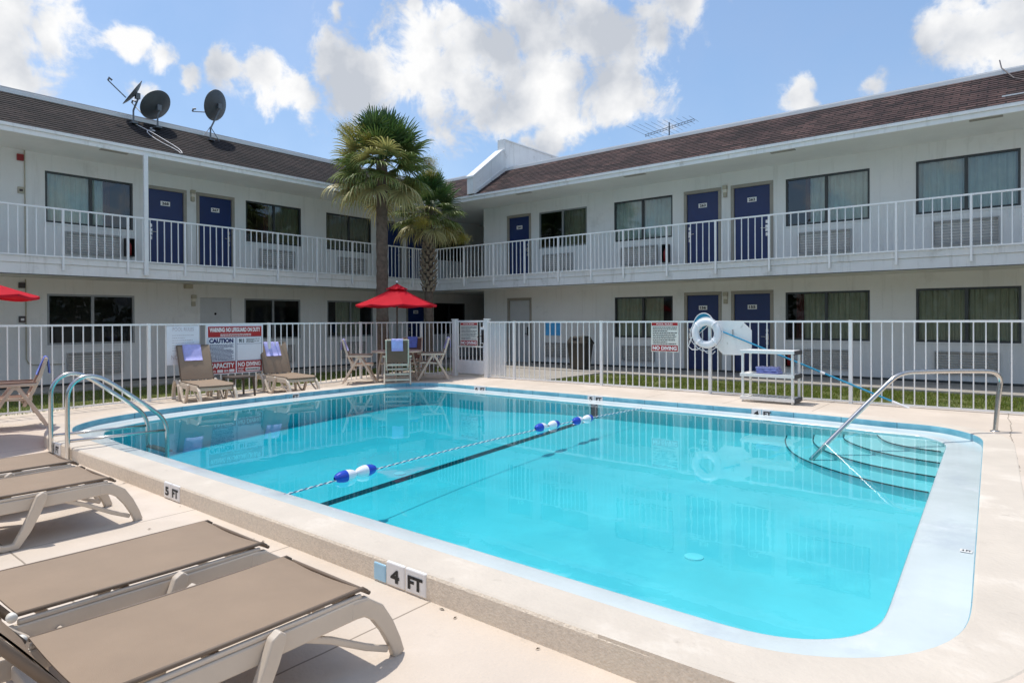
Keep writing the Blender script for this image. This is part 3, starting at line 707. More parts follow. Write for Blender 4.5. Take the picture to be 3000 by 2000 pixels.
mb.box((LBX,15.10,5.20),(8,15.15,5.30)); mb.box((LBX+.035,15.065,5.302),(8,15.15,5.37))
W('roof_fascia', mb, M['trim'], bld, bevel=.004)
def roof_plane(name, quad, up, m):
    mb = MB(); a, b, c, d = [Vector(q) for q in quad]; n = 15
    # overlapping shingle courses, each a thin wedge
    for i in range(n):
        t0, t1 = i/n, (i+1)/n+.012; p0 = a.lerp(d, t0); p1 = b.lerp(c, t0); q1 = b.lerp(c, min(1, t1)); q0 = a.lerp(d, min(1, t1)); upv = Vector(up)*.014
        mb.add([p0+upv, p1+upv, q1, q0, p0, p1], [(0,1,2,3), (4,5,1,0)])
    return W(name, mb, m, bld)
roof_plane('mansard_roof', [(LBX+.03,-8,5.365),(LBX+.03,15.07,5.365),(-17.4,16.7,6.42),(-17.4,-8,6.42)], (.55,0,.83), M['shingle_w'])['label'] = 'dark weathered shingle slope of west wing'
roof_plane('mansard_roof', [(LBX+.03,15.07,5.365),(8,15.07,5.365),(8,16.7,6.42),(-17.4,16.7,6.42)], (0,-.55,.83), M['shingle_n'])['label'] = 'brown shingle slope of north wing'
mb = MB(); mb.box((-17.5,-8,6.41),(-17.37,16.8,6.50)); mb.box((-17.37,16.68,6.41),(8,16.8,6.50)); W('roof_edge_strip', mb, M['cap'], bld, bevel=.006)
mb = MB(); mb.box((-17.9,-8,6.3),(-17.6,17.2,6.60)); W('roof_curb', mb, M['capgrey'], bld)
mb = MB(); mb.box((-17.6,16.95,6.3),(8,17.25,6.60)); W('roof_curb', mb, M['cap'], bld)
mb = MB(); mb.box((-26,-8,6.2),(-17.45,26,6.38)); mb.box((-17.45,16.75,6.2),(8,26,6.38)); W('roof_deck', mb, M['roofdeck'], bld)
mb = MB()   # outer walls so the block is closed
mb.box((-26,-8,-.2),(-25.8,26,6.2)); mb.box((-25.8,25.8,-.2),(8,26,6.2)); mb.box((7.8,16.6,-.2),(8,25.8,6.2)); mb.box((-25.8,-8,-.2),(-17.4,-7.8,6.2)); W('rear_wall', mb, M['wall'], bld)
mb = MB()   # stepped fire wall riding over the north roof
pr = [(15.02,5.40),(15.02,5.93),(16.48,7.03),(16.60,7.05),(16.60,7.41),(20.2,7.41),(20.2,6.3),(16.72,6.3),(16.72,6.40),(15.2,5.40)]
mb.prism([(-13.97,a,b) for a, b in pr], (.26,0,0)); fw = W('fire_wall', mb, M['trim'], bld)
mb = MB(); cp = [(14.99,5.90),(14.99,5.96),(16.46,7.075),(16.57,7.10),(16.57,7.45),(20.2,7.45),(20.2,7.412),(16.602,7.412),(16.602,7.052),(16.48,7.032),(15.022,5.932)]
mb.prism([(-14.0,a,b) for a, b in cp], (.32,0,0)); W('wall_cap', mb, M['cap'], bld, parent=fw)
mb = MB(); mb.box((-13.71,15.9,5.95),(-13.68,15.93,6.0)); mb.ribbon([(15.25,5.56),(16.62,6.52)], .05, -13.706, -13.69); W('flashing', mb, M['cap'], bld, parent=fw)
for x0, x1 in ((-12.14,-11.6),(-8.45,-7.84),(-4.65,-4.12),(-.92,-.40)):
    mb = MB(); mb.box((x0,15.2,5.196),(x1,15.32,5.209)); W('soffit_vent', mb, M['door_frame'], bld)
for y0 in (5.3, 11.4):
    mb = MB(); mb.box((LBX-.22,y0,5.196),(LBX-.10,y0+.55,5.209)); W('soffit_vent', mb, M['door_frame'], bld)
mb = MB(); mb.box((LBX-.075,6.10,2.30),(LBX-.024,6.19,5.2)); mb.box((LBX+.024,6.10,2.30),(LBX+.10,6.19,5.2)); 
mb = MB(); mb.box((LBX+.024,6.10,2.45),(LBX+.10,6.19,5.2)); W('support_column', mb, M['white_metal'], bld, bevel=.005)
# balcony railings
def railing(F2, us, label, outer):
    mb = MB(); P = F2; u0, u1 = us[0], us[-1]
    def bx(a0, a1, z0, z1, t): 
        p = P(a0, z0, -t/2); q = P(a1, z1, t/2); mb.box((min(p.x,q.x),min(p.y,q.y),p.z),(max(p.x,q.x),max(p.y,q.y),q.z))
    bx(u0, u1, 3.735, 3.770, .040); bx(u0, u1, 2.745, 2.772, .030)
    for a, b in zip(us[:-1], us[1:]):
        for i in range(1, 8):
            u = a+(b-a)*i/8; bx(u-.0095, u+.0095, 2.772, 3.735, .019)
    r_ = W('balcony_railing', mb, M['white_metal'], bld); r_['label'] = label
    for u in us:
        mb = MB(); bx(u-.021, u+.021, 2.48, 3.734, .046); W('railing_post', mb, M['white_metal'], bld, parent=r_)
ly = [4.53-1.235*k for k in range(8, 0, -1)]+[4.53,5.77,7.02,8.24,9.46,10.68,11.9,13.12,14.3,15.03]
railing(lambda u, z, d: Vector((LBX+.048+d, u, z)), ly, 'white railing along the west wing balcony', 1)
rx = [-15.70,-15.38,-14.16,-12.91,-11.69,-10.47,-9.38,-8.38,-7.14,-5.88,-4.63,-3.37,-2.12,-.88,.36,1.6,2.84,4.08,5.3,6.5]
railing(lambda u, z, d: Vector((u, RBY-.048+d, z)), rx, 'white railing along the north wing balcony', 1)

# wall fittings that are things of their own
def boxthing(name, label, cat, F, u0, u1, z0, z1, d, m, group=None, front=None, base=0.):
    c = F['P']((u0+u1)/2, z0, base+d/2); t = thing(name, label, cat, c, 0, group); mb = MB(); fbox(mb, F, u0, u1, z0, z1, base+.001, base+d); W('housing', mb, m, t, bevel=.006)
    return t
boxthing('fire_alarm', 'dark red alarm box high on the west wing upper wall', 'fire alarm', FL, 4.13, 4.25, 4.96, 5.10, .06, M['alarm_red'])
t = boxthing('alarm_pull_station', 'small brown pull station beside the conduit on the upper west wall', 'fire alarm', FL, 4.14, 4.25, 4.24, 4.38, .05, M['lamp_beige']); mb = MB(); fbox(mb, FL, 4.165, 4.225, 4.28, 4.33, .05, .06); W('pull_handle', mb, M['dark_box'], t)
boxthing('fire_alarm', 'dark alarm box under the balcony on the lower west wall', 'fire alarm', FL, 4.14, 4.26, 2.15, 2.27, .06, M['dark_box'])
t = boxthing('alarm_pull_station', 'dark red pull station on the lower west wall left of the window', 'fire alarm', FL, 4.14, 4.26, 1.39, 1.53, .05, M['dark_box']); mb = MB(); fbox(mb, FL, 4.17, 4.23, 1.43, 1.48, .05, .06); W('pull_handle', mb, M['ink_white'], t)
def extinguisher(F, u0, u1, z0, z1, label):
    t = thing('extinguisher_cabinet', label, 'fire cabinet', F['P']((u0+u1)/2, z0, .1), 0, 'fire extinguisher cabinets on the motel walls')
    mb = MB(); fbox(mb, F, u0, u1, z0, z0+.02, 0, .16); fbox(mb, F, u0, u1, z1-.02, z1, 0, .16); fbox(mb, F, u0, u0+.02, z0+.02, z1-.02, 0, .16); fbox(mb, F, u1-.02, u1, z0+.02, z1-.02, 0, .16); fbox(mb, F, u0+.02, u1-.02, z0+.02, z1-.02, .001, .01)
    W('cabinet', mb, M['black'], t)
    uc = (u0+u1)/2; mb = MB(); c = F['P'](uc, z0+.03, .085); mb.lathe([(0,0),(.05,0),(.05,.25),(.03,.30),(.012,.32),(.012,.36),(0,.36)], c, 14); W('extinguisher', mb, M['alarm_red'], t, smooth=True)
extinguisher(FL, 6.26, 6.46, 3.0, 3.44, 'black cabinet with red extinguisher on balcony left of door 268')
extinguisher(FR, -7.98, -7.76, 2.97, 3.46, 'black cabinet with red extinguisher on balcony left of door 263')
extinguisher(FR, -4.70, -4.50, .22, .62, 'black extinguisher cabinet on ground floor wall right of door 155')
t = thing('wall_panel', 'bright light blue blank panel on the ground floor wall behind the fence', 'panel', FR['P'](-11.73, .89, .01)); mb = MB(); fbox(mb, FR, -12.03, -11.43, .90, 1.31, .001, .02); W('board', mb, M['sign_blue'], t)

# ------------------------------------------------------------------ rooftop things
def dish(loc, center, normal, rad, lnb, label, legs=False, cable=False):
    t = thing('satellite_dish', label, 'satellite dish', loc, 0, 'satellite dishes on the west roof')
    L = Vector(loc); c = Vector(center); n = Vector(normal).normalized(); m = n.to_track_quat('Z', 'Y').to_matrix().to_4x4(); m.translation = c
    mb = MB(); pr = [(rad*k/8, .16*rad*(k/8)**2*1.3) for k in range(9)]
    mb.lathe(pr, (0,0,0), 36, mtx=m); pr2 = [(a, b-.012) for a, b in pr]; mb.lathe(pr2[::-1], (0,0,0), 36, mtx=m)
    mb.lathe([(rad,.16*rad*1.3+.004),(rad+.008,.16*rad*1.3-.004),(rad,.16*rad*1.3-.014)], (0,0,0), 36, mtx=m)
    W('reflector', mb, M['dish'], t, smooth=True)
    back = c-n*.06; mb = MB(); mb.tube([L, (L.x, L.y, L.z+.30), back+Vector((0,0,-.10)), back], .022, 8); mb.box(tuple(L+Vector((-.1,-.07,-.03))), tuple(L+Vector((.1,.07,.012)))); mb.box(tuple(back-Vector((.05,.05,.07))), tuple(back+Vector((.05,.05,.07)))); W('mast', mb, M['dish_metal'], t)
    if legs:
        mb = MB()
        for dy, dz in ((-.24,.03),(.18,-.02)): mb.tube([(L.x, L.y+.0, L.z+.35), (L.x+.12, L.y+dy, L.z+dz)], .010, 6)
        W('brace', mb, M['dish_metal'], t)
    lw = Vector(lnb); bot = c+(m.to_3x3() @ Vector((0,0,1)))*.02; low = c+Vector((0,0,-1)).cross(n).cross(n)*0
    d = (lw-c); dn = n*d.dot(n); edge = c+((d-dn).normalized()*rad*.97)+n*.1 if (d-dn).length > .1 else c+Vector((0,0,-rad*.9))
    mb = MB(); mb.tube([edge, lw], .014, 6); a = (c-lw).normalized(); mb.tube([lw, lw+Vector((0,.02,.07)), lw+a*.09+Vector((0,0,.05))], .024, 8); W('feed_arm', mb, M['dish_metal'], t)
    if cable:
        mb = MB(); on = lambda q: (L.x+q[0], L.y+q[1], 5.365+(-15.77-(L.x+q[0]))*.6472+.03)
        mb.tube(smooth3([on(q) for q in ((.02,.03),(.10,.10),(.33,.28),(.62,.42),(.98,.60),(1.20,.62),(1.29,.58))], 1), .010, 5)
        mb.tube(smooth3([on(q) for q in ((.02,.42),(.10,.33),(.22,.45),(.24,.22),(.45,.14),(.80,.25),(1.15,.53),(1.29,.55))], 1), .010, 5); W('cable', mb, M['cable'], t)
    return t
dish((-17.1,6.41,6.27), (-17.12,6.46,6.98), (-.15,-.84,.54), .36, (-17.1,5.86,7.15), 'edge-on grey satellite dish with long feed arm, leftmost on the roof', cable=True)
dish((-17.1,6.97,6.29), (-17.18,7.0,6.83), (-.74,-.30,.62), .40, (-17.75,6.62,6.95), 'grey satellite dish seen from behind, middle of the three on the roof')
dish((-17.1,8.31,6.26), (-17.2,8.56,7.25), (-.86,-.42,.30), .41, (-17.5,8.02,7.03), 'grey satellite dish on braced mast, rightmost of the three on the roof', legs=True)
t = thing('tv_antenna', 'long thin television antenna standing above the north wing roof', 'antenna', (-8.68,18.5,6.38))
mb = MB(); mb.tube([(-8.68,18.5,6.38),(-8.68,18.5,7.47)], .022, 8); W('mast', mb, M['antenna'], t)
b0 = Vector((-9.50,18.5,7.24)); b1 = Vector((-7.88,18.5,7.42)); mb = MB(); mb.tube([b0, b1], .010, 6); mb.tube([b0+Vector((0,0,-.06)), b1+Vector((0,0,-.06))], .008, 6)
for i in range(17): p = b0.lerp(b1, i/16); mb.tube([p, p+Vector((.02,0,-.06))], .007, 4)
W('boom', mb, M['antenna'], t)
mb = MB()
for i in range(11): p = b0.lerp(b1, i/10); l = 1.22-.085*i; mb.tube([p+Vector((0,-l,0)), p+Vector((0,l*.95,0))], .0045, 5)
W('elements', mb, M['antenna'], t)
t = thing('roof_cable', 'dark cable and pale strap running down the north roof near right edge', 'cable', (-.45,16.7,6.55))
mb = MB(); mb.tube([(-.50,16.9,6.78),(-.46,16.6,6.52),(-.25,16.2,6.15),(.1,15.7,5.85),(.6,15.3,5.62)], .012, 6); W('line', mb, M['dark_box'], t)
mb = MB(); mb.box((-.42,15.40,5.58),(1.6,15.44,5.62)); W('strap', mb, M['cap'], t)

# ------------------------------------------------------------------ pool fence
def fence(name, label, pts, zb, zt, postT, spacing=.148, base=-.05, first=True, last=True):
    """pts: polyline of post positions (x, y)"""
    c = Vector((*pts[0], base)); t = thing(name, label, 'fence', c)
    for i, (a, b) in enumerate(zip(pts[:-1], pts[1:])):
        a = Vector((*a, 0)); b = Vector((*b, 0)); L = (b-a).length; ang = math.atan2(b.y-a.y, b.x-a.x); n = max(1, round(L/spacing))
        m = Matrix.Translation(a) @ Matrix.Rotation(ang, 4, 'Z'); mb = MB()
        za, zb_ = (zb[i], zb[i+1]) if isinstance(zb, (list, tuple)) else (zb, zb)
        mb.box((.0,-.017,zt-.034),(L,.017,zt), mtx=m); 
        mb.add([m @ Vector(q) for q in ((0,-.013,za-.028),(L,-.013,zb_-.028),(L,.013,zb_-.028),(0,.013,za-.028),(0,-.013,za),(L,-.013,zb_),(L,.013,zb_),(0,.013,za))], [(0,3,2,1),(4,5,6,7),(0,1,5,4),(1,2,6,5),(2,3,7,6),(3,0,4,7)])
        for k in range(1, n):
            x = L*k/n; z = za+(zb_-za)*k/n; mb.box((x-.0085,-.0085,z),(x+.0085,.0085,zt-.034), mtx=m)
        W('fence_panel', mb, M['white_metal'], t)
    for i, p in enumerate(pts):
        if (i == 0 and not first) or (i == len(pts)-1 and not last): continue
        w = postT; z = zb[i] if isinstance(zb, (list, tuple)) else zb
        mb = MB(); mb.box((p[0]-w/2,p[1]-w/2,z-.10),(p[0]+w/2,p[1]+w/2,zt+.004)); W('fence_post', mb, M['white_metal'], t, bevel=.004)
    return t
LX = -12.85
fence('pool_fence', 'long white picket fence along the west side behind loungers and chairs', [(LX,-2.27),(LX,.17),(LX,2.61),(LX,5.05),(LX,7.49),(LX,9.94),(-12.62,11.75),(-11.39,11.75)], [-.06,-.06,-.06,-.06,-.058,-.03,.0,.03], 1.355, .055, last=False)
fence('pool_fence', 'long white picket fence along the north side right of the gate', [(-10.30,11.72),(-9.42,11.72),(-7.05,11.71),(-4.68,11.70),(-2.30,11.70),(.09,11.70),(2.47,11.70),(4.85,11.70)], .045, 1.362, .055, first=False)
t = thing('pool_gate', 'white metal pool gate with solid kick panel and lever lock', 'gate', (-10.85,11.74,0))
for x in (-11.36, -10.28):
    mb = MB(); mb.box((x-.055,11.68,-.02),(x+.055,11.79,1.40)); mb.box((x-.068,11.667,1.401),(x+.068,11.803,1.425)); W('gate_post', mb, M['white_metal'], t, bevel=.006)
mb = MB(); x0, x1 = -11.28, -10.36
mb.box((x0,11.72,1.345),(x1,11.76,1.385)); mb.box((x0,11.72,.09),(x0+.04,11.76,1.344)); mb.box((x1-.04,11.72,.09),(x1,11.76,1.344)); mb.box((x0+.041,11.72,.72),(x1-.041,11.76,.75))
for i in range(1, 7): x = x0+.02+(x1-x0-.04)*i/7; mb.box((x-.009,11.73,.40),(x+.009,11.75,1.344))
W('gate_frame', mb, M['white_metal'], t, bevel=.003)
mb = MB(); mb.box((x0+.042,11.725,.07),(x1-.042,11.755,.40)); W('kick_panel', mb, M['white_metal'], t, bevel=.004)
mb = MB(); mb.box((-10.47,11.705,.82),(-10.34,11.765,1.22)); W('lock_plate', mb, M['white_metal'], t, bevel=.006)
mb = MB(); mb.box((-10.42,11.68,.84),(-10.355,11.704,1.16)); mb.tube([(-10.39,11.68,1.0),(-10.39,11.63,1.0),(-10.43,11.62,1.0),(-10.50,11.62,.98)], .010, 8); W('gate_lever', mb, M['black'], t)
# latch guard sheet beside the gate
def sheet_mat():
    m, nt, N, L = newmat('perforated_white_sheet'); out = N.new('ShaderNodeOutputMaterial'); t = N.new('ShaderNodeBsdfTransparent'); p = N.new('ShaderNodeBsdfPrincipled'); mx = N.new('ShaderNodeMixShader')
    p.inputs['Base Color'].default_value = (.75,.77,.78,1); mx.inputs[0].default_value = .62; L.new(t.outputs[0], mx.inputs[1]); L.new(p.outputs[0], mx.inputs[2]); L.new(mx.outputs[0], out.inputs[0]); return m
M['sheet'] = sheet_mat()
t = thing('latch_guard', 'translucent white guard sheet fixed to the fence right of the gate', 'guard panel', (-9.95,11.74,.05))
mb = MB(); mb.box((-10.21,11.738,.07),(-9.68,11.742,1.33)); W('guard_sheet', mb, M['sheet'], t)
mb = MB(); mb.box((-9.98,11.744,.56),(-9.80,11.80,.92)); W('switch_box', mb, M['white_metal'], t, bevel=.006)

# ------------------------------------------------------------------ signs
def sign_base(name, label, F2, u0, u1, z0, z1, th=.006, m='sign_white'):
    O, U, Nn = F2; c = Vector(O)+Vector(U)*((u0+u1)/2); t = thing(name, label, 'sign', (c.x, c.y, z0))
    mb = MB(); o = Vector(O)+Vector(U)*u0+Vector((0,0,z0)); put_rect(mb, o, U, (0,0,1), Nn, u1-u0, z1-z0, 0, th=th); W('board', mb, M[m], t)
    return t
SW = (Vector((LX+.028,0,0)), Vector((0,1,0)), Vector((1,0,0)))
SN = (Vector((0,11.675,0)), Vector((1,0,0)), Vector((0,-1,0)))
UP = Vector((0,0,1))
def P_(S, u, z): return S[0]+S[1]*u+UP*z
t = sign_base('pool_rules_sign', 'large sun-bleached white pool rules sign with faded lettering', SW, 5.36, 5.98, .56, 1.31)
mb = MB(); put_text(mb, 'POOL RULES', P_(SW,5.47,1.21), SW[1], UP, SW[2], .40, .07, .002, bold=.0); W('lettering', mb, M['ink_faint'], t); mb = MB(); put_lines(mb, P_(SW,5.46,.82), SW[1], UP, SW[2], .42, .34, 7, .002, fill=.22); W('small_print', mb, M['ink_faint'], t); mb = MB()
put_text(mb, 'NO DIVING', P_(SW,5.44,.66), SW[1], UP, SW[2], .46, .09, .002, bold=.0); W('lettering', mb, M['ink_faint'], t)
A0, A1, Z0, Z1 = 6.12, 7.33, .315, 1.32; mid = 6.735
t = sign_base('lifeguard_warning_sign', 'large red white and blue no lifeguard warning sign behind the loungers', SW, A0, A1, Z0, Z1)
mr = MB(); ww = MB(); nv = MB(); bk = MB()
put_rect(mr, P_(SW,A0+.03,Z1-.245), SW[1], UP, SW[2], A1-A0-.06, .215, .003)
put_rect(mr, P_(SW,A0+.03,Z0+.02), SW[1], UP, SW[2], mid-A0-.045, .235, .003); put_rect(mr, P_(SW,mid+.015,Z0+.02), SW[1], UP, SW[2], A1-mid-.045, .235, .003)
W('red_field', mr, M['sign_red'], t)
put_text(ww, 'WARNING: NO LIFEGUARD ON DUTY', P_(SW,A0+.06,Z1-.145), SW[1], UP, SW[2], A1-A0-.12, .092, .0055, bold=.045); W('lettering', ww, M['ink_white'], t); ww = MB()
put_lines(ww, P_(SW,A0+.28,Z1-.235), SW[1], UP, SW[2], .66, .06, 2, .0055, fill=.45); W('small_print', ww, M['ink_white'], t); ww = MB()
put_text(ww, 'CAPACITY', P_(SW,A0+.05,Z0+.125), SW[1], UP, SW[2], mid-A0-.09, .105, .0055, bold=.045); W('lettering', ww, M['ink_white'], t); ww = MB()
put_text(ww, 'POOL', P_(SW,A0+.07,Z0+.04), SW[1], UP, SW[2], .12, .05, .0055, bold=.045); W('lettering', ww, M['ink_white'], t); ww = MB()
put_rect(ww, P_(SW,A0+.21,Z0+.035), SW[1], UP, SW[2], .12, .06, .0055); W('blank_field', ww, M['ink_white'], t); ww = MB()
put_text(ww, 'SPA', P_(SW,A0+.35,Z0+.04), SW[1], UP, SW[2], .10, .05, .0055, bold=.045); W('lettering', ww, M['ink_white'], t); ww = MB()
put_rect(ww, P_(SW,A0+.46,Z0+.035), SW[1], UP, SW[2], .11, .06, .0055); W('blank_field', ww, M['ink_white'], t); ww = MB()
put_text(ww, 'NO DIVING', P_(SW,mid+.035,Z0+.135), SW[1], UP, SW[2], A1-mid-.09, .095, .0055, bold=.045); W('lettering', ww, M['ink_white'], t); ww = MB()
put_rect(ww, P_(SW,mid+.20,Z0+.035), SW[1], UP, SW[2], .33, .075, .0055); W('blank_field', ww, M['ink_white'], t); ww = MB()
put_lines(ww, P_(SW,mid+.04,Z0+.03), SW[1], UP, SW[2], .14, .09, 3, .0055); W('small_print', ww, M['ink_white'], t); ww = MB()

put_text(nv, 'CAUTION', P_(SW,A0+.05,Z1-.37), SW[1], UP, SW[2], mid-A0-.11, .095, .003, bold=.06); W('lettering', nv, M['ink_navy'], t); nv = MB(); put_lines(nv, P_(SW,A0+.06,Z0+.28), SW[1], UP, SW[2], mid-A0-.12, .335, 13, .003, fill=.5); W('small_print', nv, M['ink_navy'], t); nv = MB()
for a, b, c, d in ((A0+.03,Z0+.262,mid-A0-.045,.006),(A0+.03,Z1-.256,mid-A0-.045,.006),(mid-.015,Z0+.262,.006,.49),(mid+.012,Z0+.262,.006,.49),(A0+.026,Z0+.262,.006,.49),(A1-.035,Z0+.262,.006,.49),(mid+.015,Z1-.256,A1-mid-.045,.006),(mid+.015,Z0+.262,A1-mid-.045,.006),(mid+.015,Z1-.40,A1-mid-.045,.005)): put_rect(nv, P_(SW,a,b), SW[1], UP, SW[2], c, d, .003)
W('border_lines', nv, M['ink_navy'], t)
put_text(bk, '911', P_(SW,mid+.06,Z1-.375), SW[1], UP, SW[2], .11, .085, .003, bold=.05); W('lettering', bk, M['ink'], t); bk = MB(); put_lines(bk, P_(SW,mid+.22,Z1-.375), SW[1], UP, SW[2], .30, .09, 4, .003); put_lines(bk, P_(SW,mid+.22,Z0+.05), SW[1], UP, SW[2], .28, .045, 1, .008); W('small_print', bk, M['ink'], t)
def small_rules(label, S, u0, u1, z0, z1):
    t = sign_base('pool_rules_sign', label, S, u0, u1, z0, z1, m='sign_cream'); w = u1-u0; mr = MB(); ww = MB(); bk = MB()
    put_rect(mr, P_(S,u0+.015,z1-.075), S[1], UP, S[2], w-.03, .058, .003); put_rect(mr, P_(S,u0+.015,z0+.015), S[1], UP, S[2], w-.03, .115, .003); W('red_field', mr, M['sign_red'], t)
    put_text(ww, 'POOL RULES', P_(S,u0+.12,z1-.062), S[1], UP, S[2], w-.24, .032, .0055, bold=.02); W('lettering', ww, M['ink_white'], t); ww = MB(); put_text(ww, 'NO DIVING', P_(S,u0+.035,z0+.035), S[1], UP, S[2], w-.07, .075, .0055, bold=.05); W('lettering', ww, M['ink_white'], t)
    put_lines(bk, P_(S,u0+.04,z0+.145), S[1], UP, S[2], w-.07, z1-z0-.235, 10, .003, fill=.42); W('small_print', bk, M['ink'], t)
small_rules('red and cream pool rules sign hanging on the white gate', SN, -11.12, -10.53, .76, 1.345)
small_rules('red and cream pool rules sign on the fence left of the life ring', SN, -5.88, -5.30, .755, 1.345)

# ------------------------------------------------------------------ life saving gear on the north fence
t = thing('backboard', 'white octagonal board on the fence behind the life ring', 'backboard', (-4.2,11.72,.7))
oc = [(-4.60,1.362),(-4.08,1.362),(-3.90,1.19),(-3.90,.87),(-4.07,.735),(-4.42,.735),(-4.60,.90)]
mb = MB(); mb.prism([(a,11.688,b) for a, b in oc], (0,-.010,0)); W('panel', mb, M['board'], t, bevel=.003)
mb = MB(); mb.box((-4.25,11.66,1.10),(-4.23,11.677,1.20)); mb.tube([(-4.24,11.67,1.15),(-4.24,11.62,1.15),(-4.24,11.61,1.19)], .008, 6); W('hook', mb, M['chrome'], t)
t = thing('life_ring', 'white life ring buoy with rope hung on the fence', 'life ring', (-4.71,11.60,1.13))
mb = MB(); Rm, rr = .215, .072; n = 40; k = 14; vs = []; fs = []
for i in range(n):
    a = 2*PI*i/n; wob_ = 1+.03*math.sin(a*4)
    for j in range(k):
        b = 2*PI*j/k; r_ = Rm+rr*math.cos(b)*wob_; vs.append((-4.71+r_*math.cos(a), 11.60-.050*math.sin(b), 1.13+r_*math.sin(a)))
fs = [(i*k+j, i*k+(j+1)%k, ((i+1)%n)*k+(j+1)%k, ((i+1)%n)*k+j) for i in range(n) for j in range(k)]
mb.add(vs, fs); W('ring', mb, M['ring'], t, smooth=True)
for a in (45,135,225,315):
    mb = MB(); c = Vector((-4.71+Rm*math.cos(R(a)), 11.60, 1.13+Rm*math.sin(R(a)))); rad = Vector((math.cos(R(a)),0,math.sin(R(a)))); tg = Vector((-math.sin(R(a)),0,math.cos(R(a))))
    mb.tube([c+rad*.075*math.cos(R(q))+Vector((0,-.053*math.sin(R(q)),0))+tg*.012 for q in range(0,360,30)], .012, 6, closed=True); W('strap', mb, M['ring'], t)
mb = MB(); pts = []
for q in range(0, 50):
    a = 2*PI*q/50; sag = .018*abs(math.sin(2*a)); pts.append((-4.71+(Rm+rr+.01+sag)*math.cos(a+.785), 11.585, 1.13+(Rm+rr+.01+sag)*math.sin(a+.785)-.02))
mb.tube(pts, .008, 6, closed=True)
mb.tube([(-4.93,11.58,1.15),(-5.02,11.57,.98),(-5.05,11.57,.88),(-4.98,11.57,.82),(-4.88,11.58,.82),(-4.82,11.58,.86)], .009, 6); mb.tube([(-4.78,11.57,.85),(-4.70,11.57,.77),(-4.58,11.57,.75),(-4.53,11.57,.80)], .008, 6); W('rope', mb, M['rope_white'], t)
t = thing('life_hook_pole', 'blue leaf-net pole leaning diagonally across the fence with blue net', 'pool pole', (-1.55,11.635,.05))
a = Vector((-4.45,11.635,1.175)); b = Vector((-1.70,11.635,.085)); mb = MB(); mb.tube([a, b], .015, 8); W('pole', mb, M['pole_blue'], t)
mb = MB(); mb.tube([b, b+(b-a).normalized()*.25], .018, 8); W('white_grip', mb, M['ring'], t); mb = MB(); mb.tube([a.lerp(b,.62), a.lerp(b,.645)], .020, 8); W('pole_clamp', mb, M['ring'], t)
mb = MB(); hp = [Vector(q) for q in ((-4.60,11.66,1.36),(-4.66,11.66,1.46),(-4.77,11.66,1.515),(-4.90,11.66,1.48),(-4.99,11.66,1.34),(-5.03,11.66,1.16),(-4.99,11.66,1.02))]
mb.tube(smooth3(hp, 2), .009, 6); mb.tube([hp[0], hp[-1]], .007, 6); W('net_frame', mb, M['rope_white'], t)
mb = MB(); hs = smooth3(hp, 1)
for q in hs[1:-1]: mb.tube([q, Vector((-4.80,11.69,1.22))], .005, 4)
cc_ = Vector((-4.80,11.68,1.24)); mb.add([v+Vector((0,.006,0)) for v in hs]+[cc_], [(i_,i_+1,len(hs)) for i_ in range(len(hs)-1)]); W('net', mb, M['net_blue'], t)

# shelf cart and towels
t = thing('shelf_cart', 'white plastic three-tier towel shelf standing by the north fence', 'shelf', (-3.4,11.12,0))
X0, X1, Y0, Y1 = -3.83, -2.97, 10.90, 11.34
for x in (X0+.03, X1-.03):
    for y in (Y0+.03, Y1-.03): mb = MB(); mb.box((x-.018,y-.018,.0),(x+.018,y+.018,.83)); W('leg', mb, M['cart'], t, bevel=.006)
for z, nm in ((.02,'bottom'),(.41,'mid'),(.80,'top')):
    mb = MB(); mb.box((X0-.01,Y0-.01,z+.015),(X1+.01,Y0+.015,z+.070)); mb.box((X0-.01,Y1-.015,z+.015),(X1+.01,Y1+.01,z+.070)); mb.box((X0-.01,Y0+.016,z+.015),(X0+.015,Y1-.016,z+.070)); 
    n = 6 if z < .1 else 0
    if z < .1:
        for i in range(9): x = X0+.06+i*(X1-X0-.12)/8; mb.box((x-.018,Y0+.016,z+.045),(x+.018,Y1-.016,z+.06))
        for i in range(3): y = Y0+.1+i*.12; mb.box((X0+.016,y-.01,z+.040),(X1-.016,y+.01,z+.0445))
    else: mb.box((X0+.016,Y0+.016,z+.045),(X1-.03,Y1-.016,z+.060))
    s_ = W('shelf', mb, M['cart'], t, bevel=.004)
    mb = MB(); mb.box((X1-.012,Y0-.008,z+.003),(X1+.016,Y1+.008,z+.072)); W('end_cap', mb, M['cart_dark'], t, parent=s_, bevel=.006)
